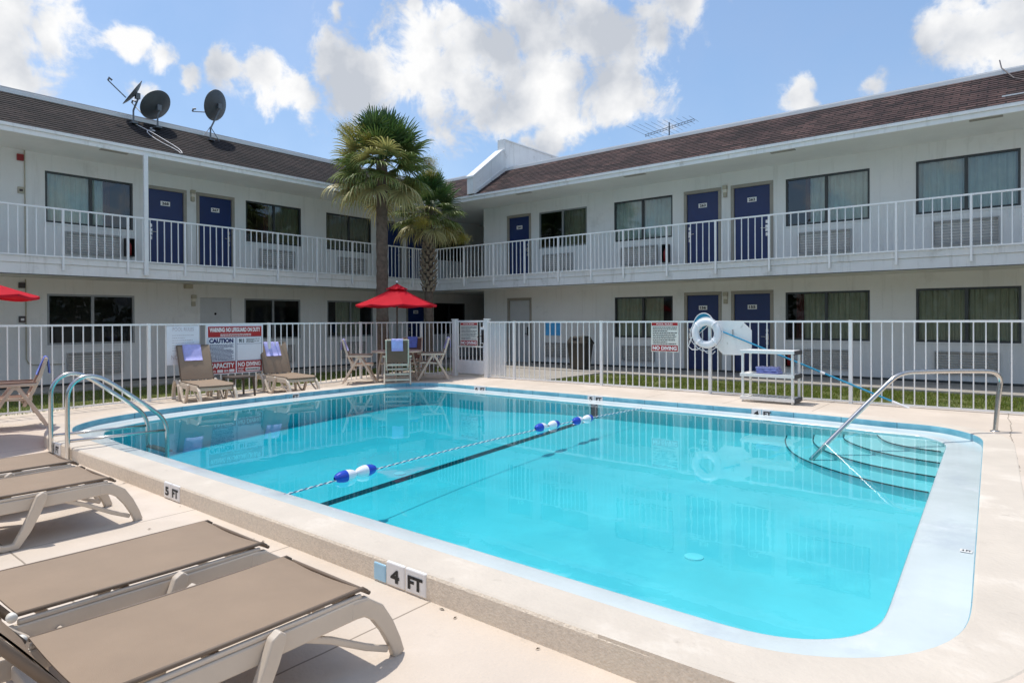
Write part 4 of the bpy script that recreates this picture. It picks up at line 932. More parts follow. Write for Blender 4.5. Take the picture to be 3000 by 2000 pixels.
def folded_towel(x, y, z, w, d, h, rz, label, m='towel', seed=0):
    rg = random.Random(seed); mb = MB(); prof = []
    n = 14
    for i in range(n+1):   # folded stack: rounded side profile
        a = PI*i/n; prof.append((d/2*1.0 if i in () else d/2*math.cos(a)**1, h/2*math.sin(a)))
    pr = [(-d/2+.03,.002),(-d/2+.004,h*.2),(-d/2-.004,h*.5),(-d/2+.004,h*.8),(-d/2+.03,h),(0,h+.002),(d/2-.03,h),(d/2-.004,h*.8),(d/2+.004,h*.5),(d/2-.004,h*.2),(d/2-.03,.002)]
    vs = []; k = 12
    for j in range(k+1):
        xx = -w/2+w*j/k
        for (a, b) in pr: vs.append((xx+rg.uniform(-.004,.004), a+rg.uniform(-.006,.006), b+(.006*math.sin(j*1.3+a*20+seed) if b > h*.5 else 0)))
    m_ = len(pr); fs = [(j*m_+i, j*m_+(i+1)%m_, (j+1)*m_+(i+1)%m_, (j+1)*m_+i) for j in range(k) for i in range(m_)]+[tuple(range(m_-1,-1,-1)), tuple(range(k*m_, (k+1)*m_))]
    mb.add(vs, fs); o = mb.build('towel', M[m], loc=(x,y,z), smooth=True); o.rotation_euler = (0,0,rz)
    return tag(o, label, 'towel', 'lavender towels folded on the shelf')
folded_towel(-3.42,11.12,.471,.36,.26,.040,.02,'folded lavender towel at the bottom of the pile on the shelf',seed=1)
folded_towel(-3.43,11.12,.512,.34,.25,.038,-.05,'folded lavender towel in the middle of the pile on the shelf',seed=2)
folded_towel(-3.44,11.12,.551,.35,.25,.036,.08,'folded lavender towel on top of the pile on the shelf',seed=3)

# trash can
t = thing('trash_can', 'tall dark brown square trash can against the ground floor wall', 'trash can', (-9.87,15.25,0))
mb = MB(); b_, t_ = .20, .27
mb.add([(-b_,-b_,0),(b_,-b_,0),(b_,b_,0),(-b_,b_,0),(-t_,-t_,.70),(t_,-t_,.70),(t_,t_,.70),(-t_,t_,.70)], [(0,3,2,1),(4,5,6,7),(0,1,5,4),(1,2,6,5),(2,3,7,6),(3,0,4,7)]); mb.build('body', M['trash'], t, bevel=.02)
mb = MB(); mb.box((-.29,-.29,.70),(.29,.29,.76)); mb.add([(-.28,-.28,.761),(.28,-.28,.761),(.28,.28,.761),(-.28,.28,.761),(-.20,-.20,.93),(.20,-.20,.93),(.20,.20,.93),(-.20,.20,.93)], [(4,5,6,7),(0,1,5,4),(1,2,6,5),(2,3,7,6),(3,0,4,7)]); mb.build('lid', M['trash'], t, bevel=.015)
mb = MB(); mb.box((-.13,-.262,.80),(.13,-.235,.88)); mb.build('flap', M['black'], t)

# ------------------------------------------------------------------ metal rails
t = thing('pool_ladder', 'stainless steel pool ladder with two curved rails at the left end', 'pool ladder', (-8.6,2.42,-.15))
for xx in (-8.31, -8.88):
    pr = [(2.415,-.16),(2.415,.50),(2.42,.62),(2.47,.72),(2.57,.785),(2.70,.78),(2.84,.70),(3.04,.54),(3.28,.35),(3.40,.24),(3.46,.12),(3.47,-.02),(3.47,-.55)]
    mb = MB(); mb.tube(smooth3([(xx,a,b) for a, b in pr]), .0245, 12); ra = W('rail', mb, M['steel'], t, smooth=True)
    mb = MB(); mb.tube([(xx,2.42,.075),(xx,3.47,.055)], .017, 10); W('cross_bar', mb, M['steel'], t, smooth=True)
    mb = MB(); mb.lathe([(0,.02),(.03,.02),(.05,.004),(.052,0)], (xx,2.415,-.15), 18); W('floor_flange', mb, M['steel'], t, smooth=True)
for z in (-.20, -.40):
    mb = MB(); mb.box((-8.87,3.44,z-.02),(-8.32,3.54,z)); W('tread', mb, M['cart_dark'], t, bevel=.005)
t = thing('hand_rail', 'bent stainless steel hand rail over the corner steps', 'hand rail', (-.34,9.88,0))
pr = [(-.34,9.88,-.02),(-.30,9.92,.50),(-.28,9.935,.64),(-.33,9.89,.725),(-.45,9.77,.745),(-1.12,9.11,.745),(-1.24,8.99,.715),(-1.33,8.90,.63),(-1.90,8.37,-.10),(-2.05,8.22,-.30)]
mb = MB(); mb.tube(smooth3(pr), .027, 14); W('rail', mb, M['steel'], t, smooth=True)
mb = MB(); mb.lathe([(.027,.012),(.05,.004),(.052,0)], (-.34,9.88,0), 18); W('floor_flange', mb, M['steel'], t, smooth=True)

# ------------------------------------------------------------------ lane rope
t = thing('lane_rope', 'safety rope with blue and white floats across the pool', 'pool rope', (-5.1,6.4,-.1))
fx = lambda y: -5.00-.06*math.sin((y-3)/6.7*PI)*3.2+(y-3)*-.015
fl = [3.74, 4.00, 7.10, 7.40, 7.98, 8.24]
mb = MB(); md = MB(); ysr = [3.05+.02*i for i in range(336)]
for i in range(len(ysr)-1):
    a, b = ysr[i], ysr[i+1]; ph = a*2*PI/.11
    za = -.098+.004*math.sin(a*1.7); zb_ = -.098+.004*math.sin(b*1.7)
    for q, M_ in ((0, mb), (PI, md)):
        pa = Vector((fx(a)+.0055*math.cos(ph+q), a, za+.0055*math.sin(ph+q))); pb = Vector((fx(b)+.0055*math.cos(ph+.02*2*PI/.11+q), b, zb_+.0055*math.sin(ph+.02*2*PI/.11+q)))
        M_.tube([pa, pb], .0050, 5)
W('rope', mb, M['rope_white'], t); W('rope_strand', md, M['rope_dark'], t)
for i, y in enumerate(fl):
    mb = MB(); L = .128; n = 20; m = Matrix.Translation((fx(y), y, -.082 if i < 4 else -.098)) @ Matrix.Rotation(R(-90), 4, 'X') @ (Matrix.Rotation(PI, 4, 'X') if i % 2 == 0 else Matrix.Identity(4))
    pr = []
    for q in range(15):
        s_ = -1+2*q/14; pr.append((max(.012, .058*math.sqrt(max(0, 1-abs(s_)**2.3))), s_*L))
    for q in range(14):
        mb.lathe(pr[q:q+2], (0,0,0), n, mi=1 if pr[q][1] < -L*.02 else 0, mtx=m)
    W('float', mb, [M['float_blue'], M['float_white']], t, smooth=True)

# ------------------------------------------------------------------ loungers
def sling_sheet(mb, y0, y1, z0f, hw, ny=18, nx=10, th=.006, curl=True):
    """fabric from y0 to y1, height given by z0f(y), slightly sagging"""
    for side in (0, 1):
        vs = []
        for j in range(ny+1):
            y = y0+(y1-y0)*j/ny
            for i in range(nx+1):
                s_ = -1+2*i/nx; vs.append((s_*hw, y, z0f(y)-.012*(1-s_*s_)-side*th))
        fs = [(j*(nx+1)+i, j*(nx+1)+i+1, (j+1)*(nx+1)+i+1, (j+1)*(nx+1)+i) for j in range(ny) for i in range(nx)]
        mb.add(vs, fs if side == 0 else [f[::-1] for f in fs])
def make_lounger(back=58, L=1.62):
    t = thing('sun_lounger', 'x', 'sun lounger', (0,0,0), 0, 'resin sling sun loungers around the pool'); H = .375
    hy = 1.12
    mb = MB(); sling_sheet(mb, -.005, hy-.02, lambda y: H-.045*max(0, 1-(y+.005)/.05)**2-.006*math.sin(PI*y/hy), .300); st = mb.build('seat_sling', M['sling'], t, smooth=True)
    mb = MB()
    for s in (-1, 1): mb.tube([(s*.303,.012,H-.030),(s*.303,.035,H-.010),(s*.303,.5,H-.012),(s*.303,hy-.02,H-.008)], .0095, 8)
    mb.tube([(-.303,.0,H-.04),(.303,.0,H-.04)], .009, 8); mb.build('side_hem', M['sling_hem'], st, smooth=True)
    mb = MB()
    for s in (-1, 1):
        x0, x1 = (s*.287, s*.325) if s > 0 else (-.325, -.287)
        mb.ribbon([(.02,.285),(.08,.292),(.5,.286),(1.1,.286),(1.3,.292),(L-.02,.292)], .085, x0, x1)
        mb.box((x0+.006,.05,.3285),(x1-.012,hy-.02,.350))
        xi0, xi1 = (s*.292, s*.316) if s > 0 else (-.316, -.292)
        mb.ribbon([(-.10,.045),(.02,.10),(.20,.20),(.34,.262)], .030, xi0, xi1)
    mb.box((-.286,.03,.255),(.286,.07,.325)); mb.box((-.286,.62,.25),(.286,.66,.29)); mb.box((-.286,hy,.25),(.286,hy+.04,.30)); mb.box((-.286,L-.05,.25),(.286,L-.01,.32))
    mb.build('frame', M['resin'], t, bevel=.007)
    for s in (-1, 1):
        a, b = (s*.285, s*.327) if s > 0 else (-.327, -.285)
        mb = MB(); mb.ribbon([(.11,.292),(.03,.285),(-.035,.24),(-.09,.16),(-.135,.07),(-.16,.0)], .06, a, b, ws=[.075,.08,.078,.07,.062,.060]); mb.build('leg', M['resin'], t, bevel=.008)
        a, b = (s*.327, s*.372) if s > 0 else (-.372, -.327)
        mb = MB(); mb.ribbon([(.46,.352),(.48,.327),(.51,.25),(.57,.12),(.63,.022),(.70,.022),(.80,.055),(.89,.16),(.98,.27)], .06, a, b, ws=[.035,.065,.066,.060,.050,.042,.040,.044,.050]); mb.build('leg', M['resin'], t, bevel=.008)
        mb = MB(); mb.ribbon([(1.02,.0),(1.035,.14),(1.09,.27),(1.17,.345),(1.26,.365),(1.35,.34),(1.42,.26),(1.46,.14),(1.475,.0)], .05, a, b); mb.build('leg', M['resin'], t, bevel=.008)
        mb = MB(); a, b = (s*.286, s*.326) if s > 0 else (-.326, -.286); mb.ribbon([(L-.06,.292),(L,.275),(L+.035,.2),(L+.045,.0)], .06, a, b); mb.build('leg', M['resin'], t, bevel=.008)
        mb = MB(); mb.lathe([(0,.018),(.014,.016),(.019,.010),(.019,-.010),(.014,-.016),(0,-.018)], (0,0,0), 14, mtx=Matrix.Translation((s*.318,hy,H-.008)) @ Matrix.Rotation(R(90), 4, 'Y')); mb.build('hinge_knob', M['knob'], t, smooth=True)
    BL = .72; ca, sa = math.cos(R(back)), math.sin(R(back)); mtx = Matrix.Translation((0,hy,H-.01)) @ Matrix.Rotation(R(back), 4, 'X')
    mb = MB(); sling_sheet(mb, .02, BL, lambda y: .006+.02*math.sin(PI*y/BL), .285); mb.v = [tuple(mtx @ Vector(q)) for q in mb.v]; bk = mb.build('backrest_sling', M['sling'], t, smooth=True)
    mb = MB()
    for s in (-1, 1): mb.tube([mtx @ Vector((s*.29,0,-.004)), mtx @ Vector((s*.29,BL*.5,.002)), mtx @ Vector((s*.29,BL,-.004))], .016, 8)
    mb.tube([mtx @ Vector((-.29,BL,-.004)), mtx @ Vector((.29,BL,-.004))], .014, 8); mb.build('back_frame', M['sling_hem'], bk, smooth=True)
    mb = MB(); p = mtx @ Vector((0,.42,-.02))
    for s in (-1, 1): mb.tube([(s*.2,p.y,p.z),(s*.2,hy+.40,.29)], .010, 6)
    mb.build('back_strut', M['resin'], t)
    t['bk'] = (hy, H, back, BL)
    return t
def towel_over(parent_loc, rz, mtx, path, w, xc, label, m='towel', th=.014, seed=0, group='lavender towels draped over chair backs'):
    """towel hanging over an edge; path is in local (y,z) of mtx space"""
    rg = random.Random(seed); mb = MB(); n = len(path); k = 8; P = [Vector((0,a,b)) for a, b in path]; vs = []
    for side in (0, 1):
        for i, p in enumerate(P):
            tt = P[min(i+1,n-1)]-P[max(i-1,0)]; tt.normalize(); q = Vector((0,-tt.z,tt.y))
            for j in range(k+1):
                s_ = -1+2*j/k; vs.append(mtx @ (Vector((xc+s_*w/2+.004*math.sin(i*.9+seed),p.y,p.z))+q*(side*th+.004*math.sin(j*1.7+i*.6+seed))))
    a = n*(k+1); fs = []
    for i in range(n-1):
        for j in range(k):
            f = (i*(k+1)+j, i*(k+1)+j+1, (i+1)*(k+1)+j+1, (i+1)*(k+1)+j); fs.append(f[::-1]); fs.append(tuple(q+a for q in f))
    for i in range(n-1): fs.append((i*(k+1), (i+1)*(k+1), (i+1)*(k+1)+a, i*(k+1)+a)); fs.append((i*(k+1)+k, i*(k+1)+k+a, (i+1)*(k+1)+k+a, (i+1)*(k+1)+k))
    for j in range(k): fs.append((j, j+a, j+1+a, j+1)); b_ = (n-1)*(k+1); fs.append((b_+j, b_+j+1, b_+j+1+a, b_+j+a))
    mb.add(vs, fs); o = mb.build('towel', M[m], loc=parent_loc, smooth=True); o.rotation_euler = (0,0,rz)
    return tag(o, label, 'towel', group)
proto = make_lounger(52)
LG = [((-2.60,1.815,-.15), PI, 'nearest sun lounger, taupe sling, raised back cut off by the lower left corner'),
      ((-3.49,1.845,-.15), PI, 'second nearest sun lounger, lying parallel behind the nearest one'),
      ((-5.73,1.885,-.15), PI, 'third sun lounger from the front, its whole arched leg in view'),
      ((-6.62,1.91,-.15), PI, 'sun lounger farthest up the left deck, partly hidden behind the next one by the ladder')]
for i, (l, rz, lab) in enumerate(LG):
    o = proto if i == 0 else copy_tree(proto)
    o.location = l; o.rotation_euler = (0,0,rz); o['label'] = lab
lfar = make_lounger(66, 1.50); far2 = copy_tree(lfar)
bkm = lambda hy, H, back: Matrix.Translation((0,hy,H-.01)) @ Matrix.Rotation(R(back), 4, 'X')
for o, l, rz, lab, tl in ((lfar, (-11.36,5.60,-.10), R(81), 'sun lounger with upright back in front of the faded rules sign', 'lavender towel over the back of the left far lounger, in front of the faded sign'),
                      (far2, (-11.50,7.42,-.10), R(83), 'sun lounger with upright back in front of the lifeguard warning sign', 'lavender towel over the back of the right far lounger, beside the warning sign')):
    o.location = l; o.rotation_euler = (0,0,rz); o['label'] = lab
    pth = [(.40,.030),(.50,.032),(.60,.030),(.70,.022),(.735,.012),(.742,-.01),(.73,-.03),(.65,-.04),(.55,-.045)]
    towel_over(l, rz, bkm(1.12,.375,66), pth[::-1], .33, -.03, tl, seed=int(l[1]), group='lavender towels draped over seat backs')
t = thing('side_table', 'small low dark brown side table between the two far loungers', 'side table', (-12.32,6.52,-.10))
mb = MB(); mb.box((-.23,-.23,.37),(.23,.23,.40)); mb.build('table_top', M['brown_resin'], t, bevel=.01)
for sx in (-1, 1):
    for sy in (-1, 1):
        mb = MB(); mb.add([(sx*.20-.02,sy*.20-.02,.369),(sx*.20+.02,sy*.20-.02,.369),(sx*.20+.02,sy*.20+.02,.369),(sx*.20-.02,sy*.20+.02,.369),(sx*.22-.014,sy*.22-.014,0),(sx*.22+.014,sy*.22-.014,0),(sx*.22+.014,sy*.22+.014,0),(sx*.22-.014,sy*.22+.014,0)], [(0,1,2,3),(7,6,5,4),(4,5,1,0),(5,6,2,1),(6,7,3,2),(7,4,0,3)]); mb.build('leg', M['brown_resin'], t)

# ------------------------------------------------------------------ chairs (local +y is where the sitter faces)
def make_chair():
    t = thing('patio_chair', 'x', 'chair', (0,0,0), 0, 'folding resin patio chairs'); r = M['resin2']
    for s in (-1, 1):
        a, b = (s*.268, s*.300) if s > 0 else (-.300, -.268)
        for q in (-1, 1):
            mb = MB(); mb.ribbon([(.02*q,.585),(.12*q+.0,.43),(.37*q,.0)], .048, a, b); mb.build('leg', r, t, bevel=.007)
        mb = MB(); mb.box((min(s*.258,s*.318),-.26,.595),(max(s*.258,s*.318),.29,.640)); mb.ribbon([(.05,.60),(0,.565),(-.05,.60)], .04, a, b)
        mb.build('armrest', r, t, bevel=.012)
        mb = MB(); mb.box((min(s*.262,s*.314),-.25,.641),(max(s*.262,s*.314),.285,.652)); mb.build('arm_pad', M['sling_dark'], t, bevel=.004)
    mb = MB()
    for s in (-1, 1):
        a, b = (s*.228, s*.258) if s > 0 else (-.258, -.228)
        mb.ribbon([(-.10,.30),(-.20,.50),(-.29,.72),(-.37,.99)], .045, a, b)
        mb.ribbon([(-.20,.40),(.27,.42),(.31,.40)], .042, a, b)
    mb.tube([(-.24,-.372,.985),(.24,-.372,.985)], .017, 8); mb.box((-.228,-.20,.40),(.228,-.165,.45)); mb.box((-.228,-.135,.30),(.228,-.10,.345))
    mb.build('seat_frame', r, t, bevel=.006)
    for y, z in ((-.30,.10),(.30,.10),(-.22,.22)): mb = MB(); mb.box((-.268,y-.014,z-.022),(.268,y+.014,z+.022)); mb.build('stretcher', r, t, bevel=.006)
    mb = MB(); sling_sheet(mb, -.18, .29, lambda y: .435, .232, 8, 6); mb.build('seat_sling', M['sling_dark'], t, smooth=True)
    m = Matrix.Translation((0,-.195,.46)) @ Matrix.Rotation(R(180-72), 4, 'X')
    mb = MB(); mb.add([(-.228,-.195,.475),(.228,-.195,.475),(.228,-.285,.72),(-.228,-.285,.72),(.228,-.366,.975),(-.228,-.366,.975)], [(0,1,2,3),(3,2,4,5)]); mb.add([(-.228,-.201,.475),(.228,-.201,.475),(.228,-.291,.72),(-.228,-.291,.72),(.228,-.372,.975),(-.228,-.372,.975)], [(3,2,1,0),(5,4,2,3)]); mb.build('back_sling', M['sling_dark'], t, smooth=True)
    return t
ch0 = make_chair()
TC = Vector((-11.68,10.10,0)); vd = Vector((-.757,.654,0)).normalized(); rtv = Vector((.66,.75,0)).normalized()
def facing(d): return math.atan2(d.y, d.x)-PI/2
CH = [(TC-vd*.72, vd, -.02, 'chair with its back to the pool at the table under the red umbrella', 'lavender towel over the chair whose back faces the pool', 'towel', 0),
      (TC-rtv*.86+vd*-.08, rtv, -.04, 'chair on the left side of the table under the red umbrella', 'pale towel over the chair left of the round table', 'towel', 1),
      (TC+rtv*.84+vd*.02, -rtv, -.02, 'chair on the right side of the table, nearest the gate', 'pale towel over the chair right of the round table', 'towel', 2),
      (TC+vd*.66+rtv*.30, -vd-rtv*.25, -.03, 'chair on the far side of the table with a blue towel', 'blue towel over the far chair behind the round table', 'towel_blue', 3),
      (Vector((-11.60,2.71,0)), Vector((-.20,-.98,0)), -.125, 'chair at the left edge of the picture beside the ladder', 'blue towel over the chair at the left edge', 'towel_blue', 4)]
for i, (p, d, z, lab, tl, tm, sd) in enumerate(CH):
    o = ch0 if i == 0 else copy_tree(ch0); o.location = (p.x, p.y, z); o.rotation_euler = (0,0,facing(d.normalized())); o['label'] = lab
    pth = [(-.30,.80),(-.325,.88),(-.345,.96),(-.358,1.003),(-.378,1.012),(-.396,1.0),(-.40,.93),(-.397,.84),(-.392,.74)] if i == 0 else [(-.26,.74),(-.30,.86),(-.340,.96),(-.358,1.005),(-.378,1.014),(-.398,1.0),(-.412,.93),(-.420,.84),(-.424,.76)]
    towel_over((p.x,p.y,z), facing(d.normalized()), Matrix.Identity(4), pth, .25, .0, tl, tm, seed=sd, group='lavender towels draped over seat backs')

def make_table(loc, label):
    t = thing('patio_table', label, 'table', loc, 0)
    mb = MB(); mb.lathe([(0,.72),(.57,.72),(.595,.715),(.60,.70),(.595,.685),(.56,.678),(0,.678)], (0,0,0), 40); mb.build('table_top', M['resin2'], t)
    for a in (45,135,225,315):
        c, s = math.cos(R(a)), math.sin(R(a)); mb = MB(); mb.tube([(c*.36,s*.36,.68),(c*.42,s*.42,.35),(c*.46,s*.46,0)], .022, 8); mb.build('leg', M['resin2'], t)
    mb = MB(); mb.tube([(math.cos(R(a))*.40,math.sin(R(a))*.40,.42) for a in range(0,360,30)], .014, 6, closed=True); mb.build('stretcher', M['resin2'], t)
    return t
def make_umbrella(loc, label, rot=0., rad=.96, zr=1.80, za=2.26):
    t = thing('patio_umbrella', label, 'umbrella', loc, rot, 'red umbrellas over the pool tables')
    mb = MB(); mb.tube([(0,0,0),(0,0,za+.03)], .019, 10); mb.lathe([(0,za+.10),(.022,za+.085),(.026,za+.06),(.014,za+.03)], (0,0,0), 12); mb.build('pole', M['brown_resin'], t)
    mb = MB(); mb.lathe([(.0,za+.115),(.024,za+.10),(.028,za+.07),(.014,za+.045)], (0,0,0), 12); mb.build('finial', M['cart'], t, smooth=True)
    mb = MB(); nr = 8; seg = 6; ns = 8
    def pt(k, f, off=0.):
        a = 2*PI*(k)/(nr*seg); ph = (k % seg)/seg; r_ = rad*f*(1-.055*math.sin(PI*ph)*f); z = zr+(za-zr)*(1-f)**1.0-.055*math.sin(PI*f)*.6-.035*math.sin(PI*ph)*f*.9
        return (r_*math.cos(a), r_*math.sin(a), z+off)
    for off in (0, -.005):
        vs = [pt(k, .10+.90*j/ns, off) for j in range(ns+1) for k in range(nr*seg)]; q = nr*seg
        fs = [(j*q+k, j*q+(k+1)%q, (j+1)*q+(k+1)%q, (j+1)*q+k) for j in range(ns) for k in range(q)]; mb.add(vs, fs if off == 0 else [f[::-1] for f in fs])
    q = nr*seg; vs = [pt(k, 1.) for k in range(q)]+[(pt(k,1.)[0],pt(k,1.)[1],pt(k,1.)[2]-.035) for k in range(q)]; mb.add(vs, [(k,(k+1)%q,q+(k+1)%q,q+k) for k in range(q)])
    cn = mb.build('canopy', M['red_cloth'], t)
    mb = MB(); vs = [(0,0,za+.045)]+[(rad*.27*math.cos(2*PI*k/24), rad*.27*math.sin(2*PI*k/24), za-.085-(.018*math.sin(PI*(k%3)/3))) for k in range(24)]; mb.add(vs, [(0,1+k,1+(k+1)%24) for k in range(24)]); mb.build('vent_cap', M['red_cloth'], cn)
    for k in range(nr):
        a = 2*PI*k/nr; mb = MB(); mb.tube([(.02*math.cos(a),.02*math.sin(a),za-.05)]+[tuple(Vector(pt(k*seg, f))-Vector((0,0,.018))) for f in (.3,.6,1.)], .007, 5); mb.tube([(.02*math.cos(a),.02*math.sin(a),zr-.05),tuple(Vector(pt(k*seg,.5))-Vector((0,0,.022)))], .006, 5); mb.build('rib', M['dark_box'], t)
    mb = MB(); mb.lathe([(0,.11),(.05,.11),(.06,.07),(.22,.05),(.24,.0)], (0,0,0), 24); mb.build('base', M['brown_resin'], t, smooth=True)
make_table((TC.x,TC.y,-.035), 'round almond resin table under the red umbrella by the gate')
make_umbrella((TC.x,TC.y,-.035), 'open red umbrella over the round table, complete in view', R(12))
make_table((-10.70,1.62,-.15), 'round resin table at the left edge under the cropped red umbrella')
make_umbrella((-10.70,1.62,-.15), 'red umbrella cut off by the left edge of the picture', R(39), zr=1.90, za=2.36, rad=1.15)

# ------------------------------------------------------------------ palms
def palm(loc, ztop, r0, label, nleaf, size, seed, boots=None, lean=(0,0), puffs=(), up=1.0):
    rg = random.Random(seed); t = thing('palm_tree', label, 'palm tree', loc)
    cx, cy = lean; top = Vector((cx, cy, ztop-loc[2]))
    mb = MB(); n = 46; pts = []; rs = []
    for i in range(n+1):
        f = i/n; p = Vector((cx*f*f, cy*f*f, -.1+(top.z+.1)*f)); pts.append(p); rs.append(r0*(1.12-.16*f)*(1+.035*math.sin(i*2.1)+rg.uniform(-.02,.02))+(.05 if i < 2 else 0))
    mb.tube(pts, r0, 18, rs=rs); mb.build('trunk', M['bark'], t, smooth=True)
    if boots:
        mb = MB(); z0, z1, rb = boots
        k = 0
        for lv in range(int((z1-z0)/.11)):
            z = z0-loc[2]+lv*.11; f = (z+.0)/top.z; f_ = (lv*.11)/(z1-z0); rr_ = rb*(.62+.38*math.sin(PI*min(1, f_*1.1+.12)))
            for q in range(7):
                a = 2*PI*(q+.5*(lv % 2)+rg.uniform(-.12,.12))/7; ca, sa = math.cos(a), math.sin(a); c = Vector((cx*f*f, cy*f*f, z))
                w = .055; l = rg.uniform(.12,.19); tilt = rg.uniform(.3,.6)
                b0 = c+Vector((ca,sa,0))*rr_*.55; ti = c+Vector((ca,sa,0))*rr_*rg.uniform(.92,1.12)+Vector((0,0,l)); tg = Vector((-sa,ca,0))
                mb.add([b0-tg*w, b0+tg*w, ti+tg*w*.45, ti-tg*w*.45, b0-tg*w+Vector((ca,sa,0))*.05, b0+tg*w+Vector((ca,sa,0))*.05, ti+tg*w*.45+Vector((ca,sa,0))*.02, ti-tg*w*.45+Vector((ca,sa,0))*.02], [(0,1,2,3),(7,6,5,4),(0,4,5,1),(1,5,6,2),(2,6,7,3),(3,7,4,0)])
        mb.build('leaf_bases', M['boot'], t)
    # crown
    mb = MB(); cols = []; md = MB(); dc = []
    def strip(m_, cl, pts, w0, col, side):
        n = len(pts); vs = []
        for i, p in enumerate(pts):
            w = w0*(1-(i/(n-1))**1.5)*(.55 if i == 0 else 1)+.0008; vs += [p-side*w, p+side*w]
        m_.add(vs, [(2*i,2*i+1,2*i+3,2*i+2) for i in range(n-1)])
        for i in range(n): k_ = 1+.25*(i/(n-1)); cl += [tuple(q*k_ for q in col)]*2
    for li in range(nleaf):
        f = (li+.5)/nleaf
        el = R(84-106*f**1.05+rg.uniform(-8,8))*up; az = li*2.39996+rg.uniform(-.3,.3)
        d = Vector((math.cos(az)*math.cos(el), math.sin(az)*math.cos(el), math.sin(el)))
        age = max(0, min(1, (f-.36)/.6))
        pl = size*rg.uniform(.46,.64)*(1-.10*f); side = d.cross(Vector((0,0,1))); 
        if side.length < .1: side = Vector((1,0,0))
        side.normalize(); nrm = side.cross(d).normalized()
        start = top+Vector((0,0,-.06-.30*f))+d*.05; droop = Vector((0,0,-1))*(.10+.22*age)*pl
        pet = [start+d*pl*s_+droop*s_*s_ for s_ in (0,.33,.66,1)]
        green = (.040,.090,.022) if rg.random() < .6 else (.080,.135,.034)
        olive = (.22,.25,.070); straw = (.46,.38,.18)
        col = tuple(g*(1-age)+o*age for g, o in zip(green, olive))
        if .35 < f < .8 and rg.random() < .14: col = (.40,.37,.13)
        if f > .86: col = tuple(.35*a_+.65*b_ for a_, b_ in zip(col, straw))
        strip(mb, cols, pet, .014, tuple(q*1.2 for q in col), side)
        hub = pet[-1]; dd = (pet[-1]-pet[-2]).normalized(); fan = 34; L0 = size*rg.uniform(.50,.60)
        side = dd.cross(nrm).normalized(); nrm2 = side.cross(dd).normalized(); tw = rg.uniform(-.5,.5); side = (side*math.cos(tw)+nrm2*math.sin(tw)).normalized(); nrm2 = side.cross(dd).normalized()
        for k in range(fan):
            th = R(-128+256*(k+.5)/fan)+rg.uniform(-.03,.03); rd = dd*math.cos(th)+side*math.sin(th); rd = (rd+nrm2*.10*math.cos(th*2)).normalized(); tang = (-dd*math.sin(th)+side*math.cos(th))
            L_ = L0*(1-.30*abs(th)/R(128))*rg.uniform(.88,1.08); g = (.02+.34*age+rg.uniform(0,.12))*L_
            fold = (tang+nrm2*(.6 if k % 2 else -.6)).normalized()
            pp = []
            for s_ in (0.04,.28,.52,.70,.86,1.):
                b_ = max(0, s_-.42); pp.append(hub+rd*L_*(s_-.45*b_*b_*(1+age))+Vector((0,0,-1))*g*(b_*1.6)**1.7)
            k_ = rg.uniform(.8,1.25); strip(mb, cols, pp, .0150*size, tuple(q*k_ for q in col), fold)
    # flower and fruit clusters
    for (dx, dy, dz, rr_) in puffs:
        c = top+Vector((dx,dy,dz))
        for _ in range(int(2600*rr_/.25)):
            v = Vector((rg.gauss(0,1), rg.gauss(0,1), rg.gauss(0,.75)))*rr_*.45; p = c+v; q = Vector((rg.uniform(-1,1), rg.uniform(-1,1), rg.uniform(-1,.4)))*.035
            k_ = rg.uniform(.6,1.2); strip(md, dc, [p, p+q*.5+Vector((0,0,-.004)), p+q], .0042, (.42*k_,.37*k_,.075*k_), q.cross(Vector((0,0,1))).normalized() if q.cross(Vector((0,0,1))).length > 0 else Vector((1,0,0)))
    cr = mb.build('crown', M['leaf'], t, cols=cols)
    if puffs: md.build('flower_clusters', M['leaf'], t, cols=dc)
    # dead hanging fibre under the crown
    md = MB(); dc = []
    for _ in range(170):
        a = rg.uniform(0, 2*PI); r_ = rg.uniform(.6,1.3)*r0; z = rg.uniform(-.55,.05); p = top+Vector((math.cos(a)*r_, math.sin(a)*r_, z)); o = Vector((math.cos(a), math.sin(a), 0)); l = rg.uniform(.12,.38)
        k_ = rg.uniform(.5,1.2); strip(md, dc, [p, p+o*l*.55+Vector((0,0,-.02)), p+o*l*.75+Vector((0,0,-l*.55))], rg.uniform(.006,.016), (.20*k_,.125*k_,.065*k_), Vector((-math.sin(a), math.cos(a), 0)))
    md.build('dead_fibre', M['leaf'], t, cols=dc)
    return t
palm((-13.3,11.0,-.12), 5.60, .15, 'tall palm with bare brown trunk and wide crown, left of the two', 78, 1.58, 11, puffs=((.35,-1.30,.45,.30),(.3,-.65,.40,.20),(.4,.35,.60,.24),(.4,1.30,.10,.30)))
palm((-14.0,13.35,-.12), 4.80, .125, 'shorter palm with shaggy leaf bases, right of the taller palm', 62, 1.24, 23, boots=(2.25,3.95,.27), puffs=((.6,-.85,-.65,.27),(.7,.75,-.95,.22),(.7,.0,-.85,.18),(.3,-.2,.9,.26)))
# fine adjustment of crowns is done through the numbers above

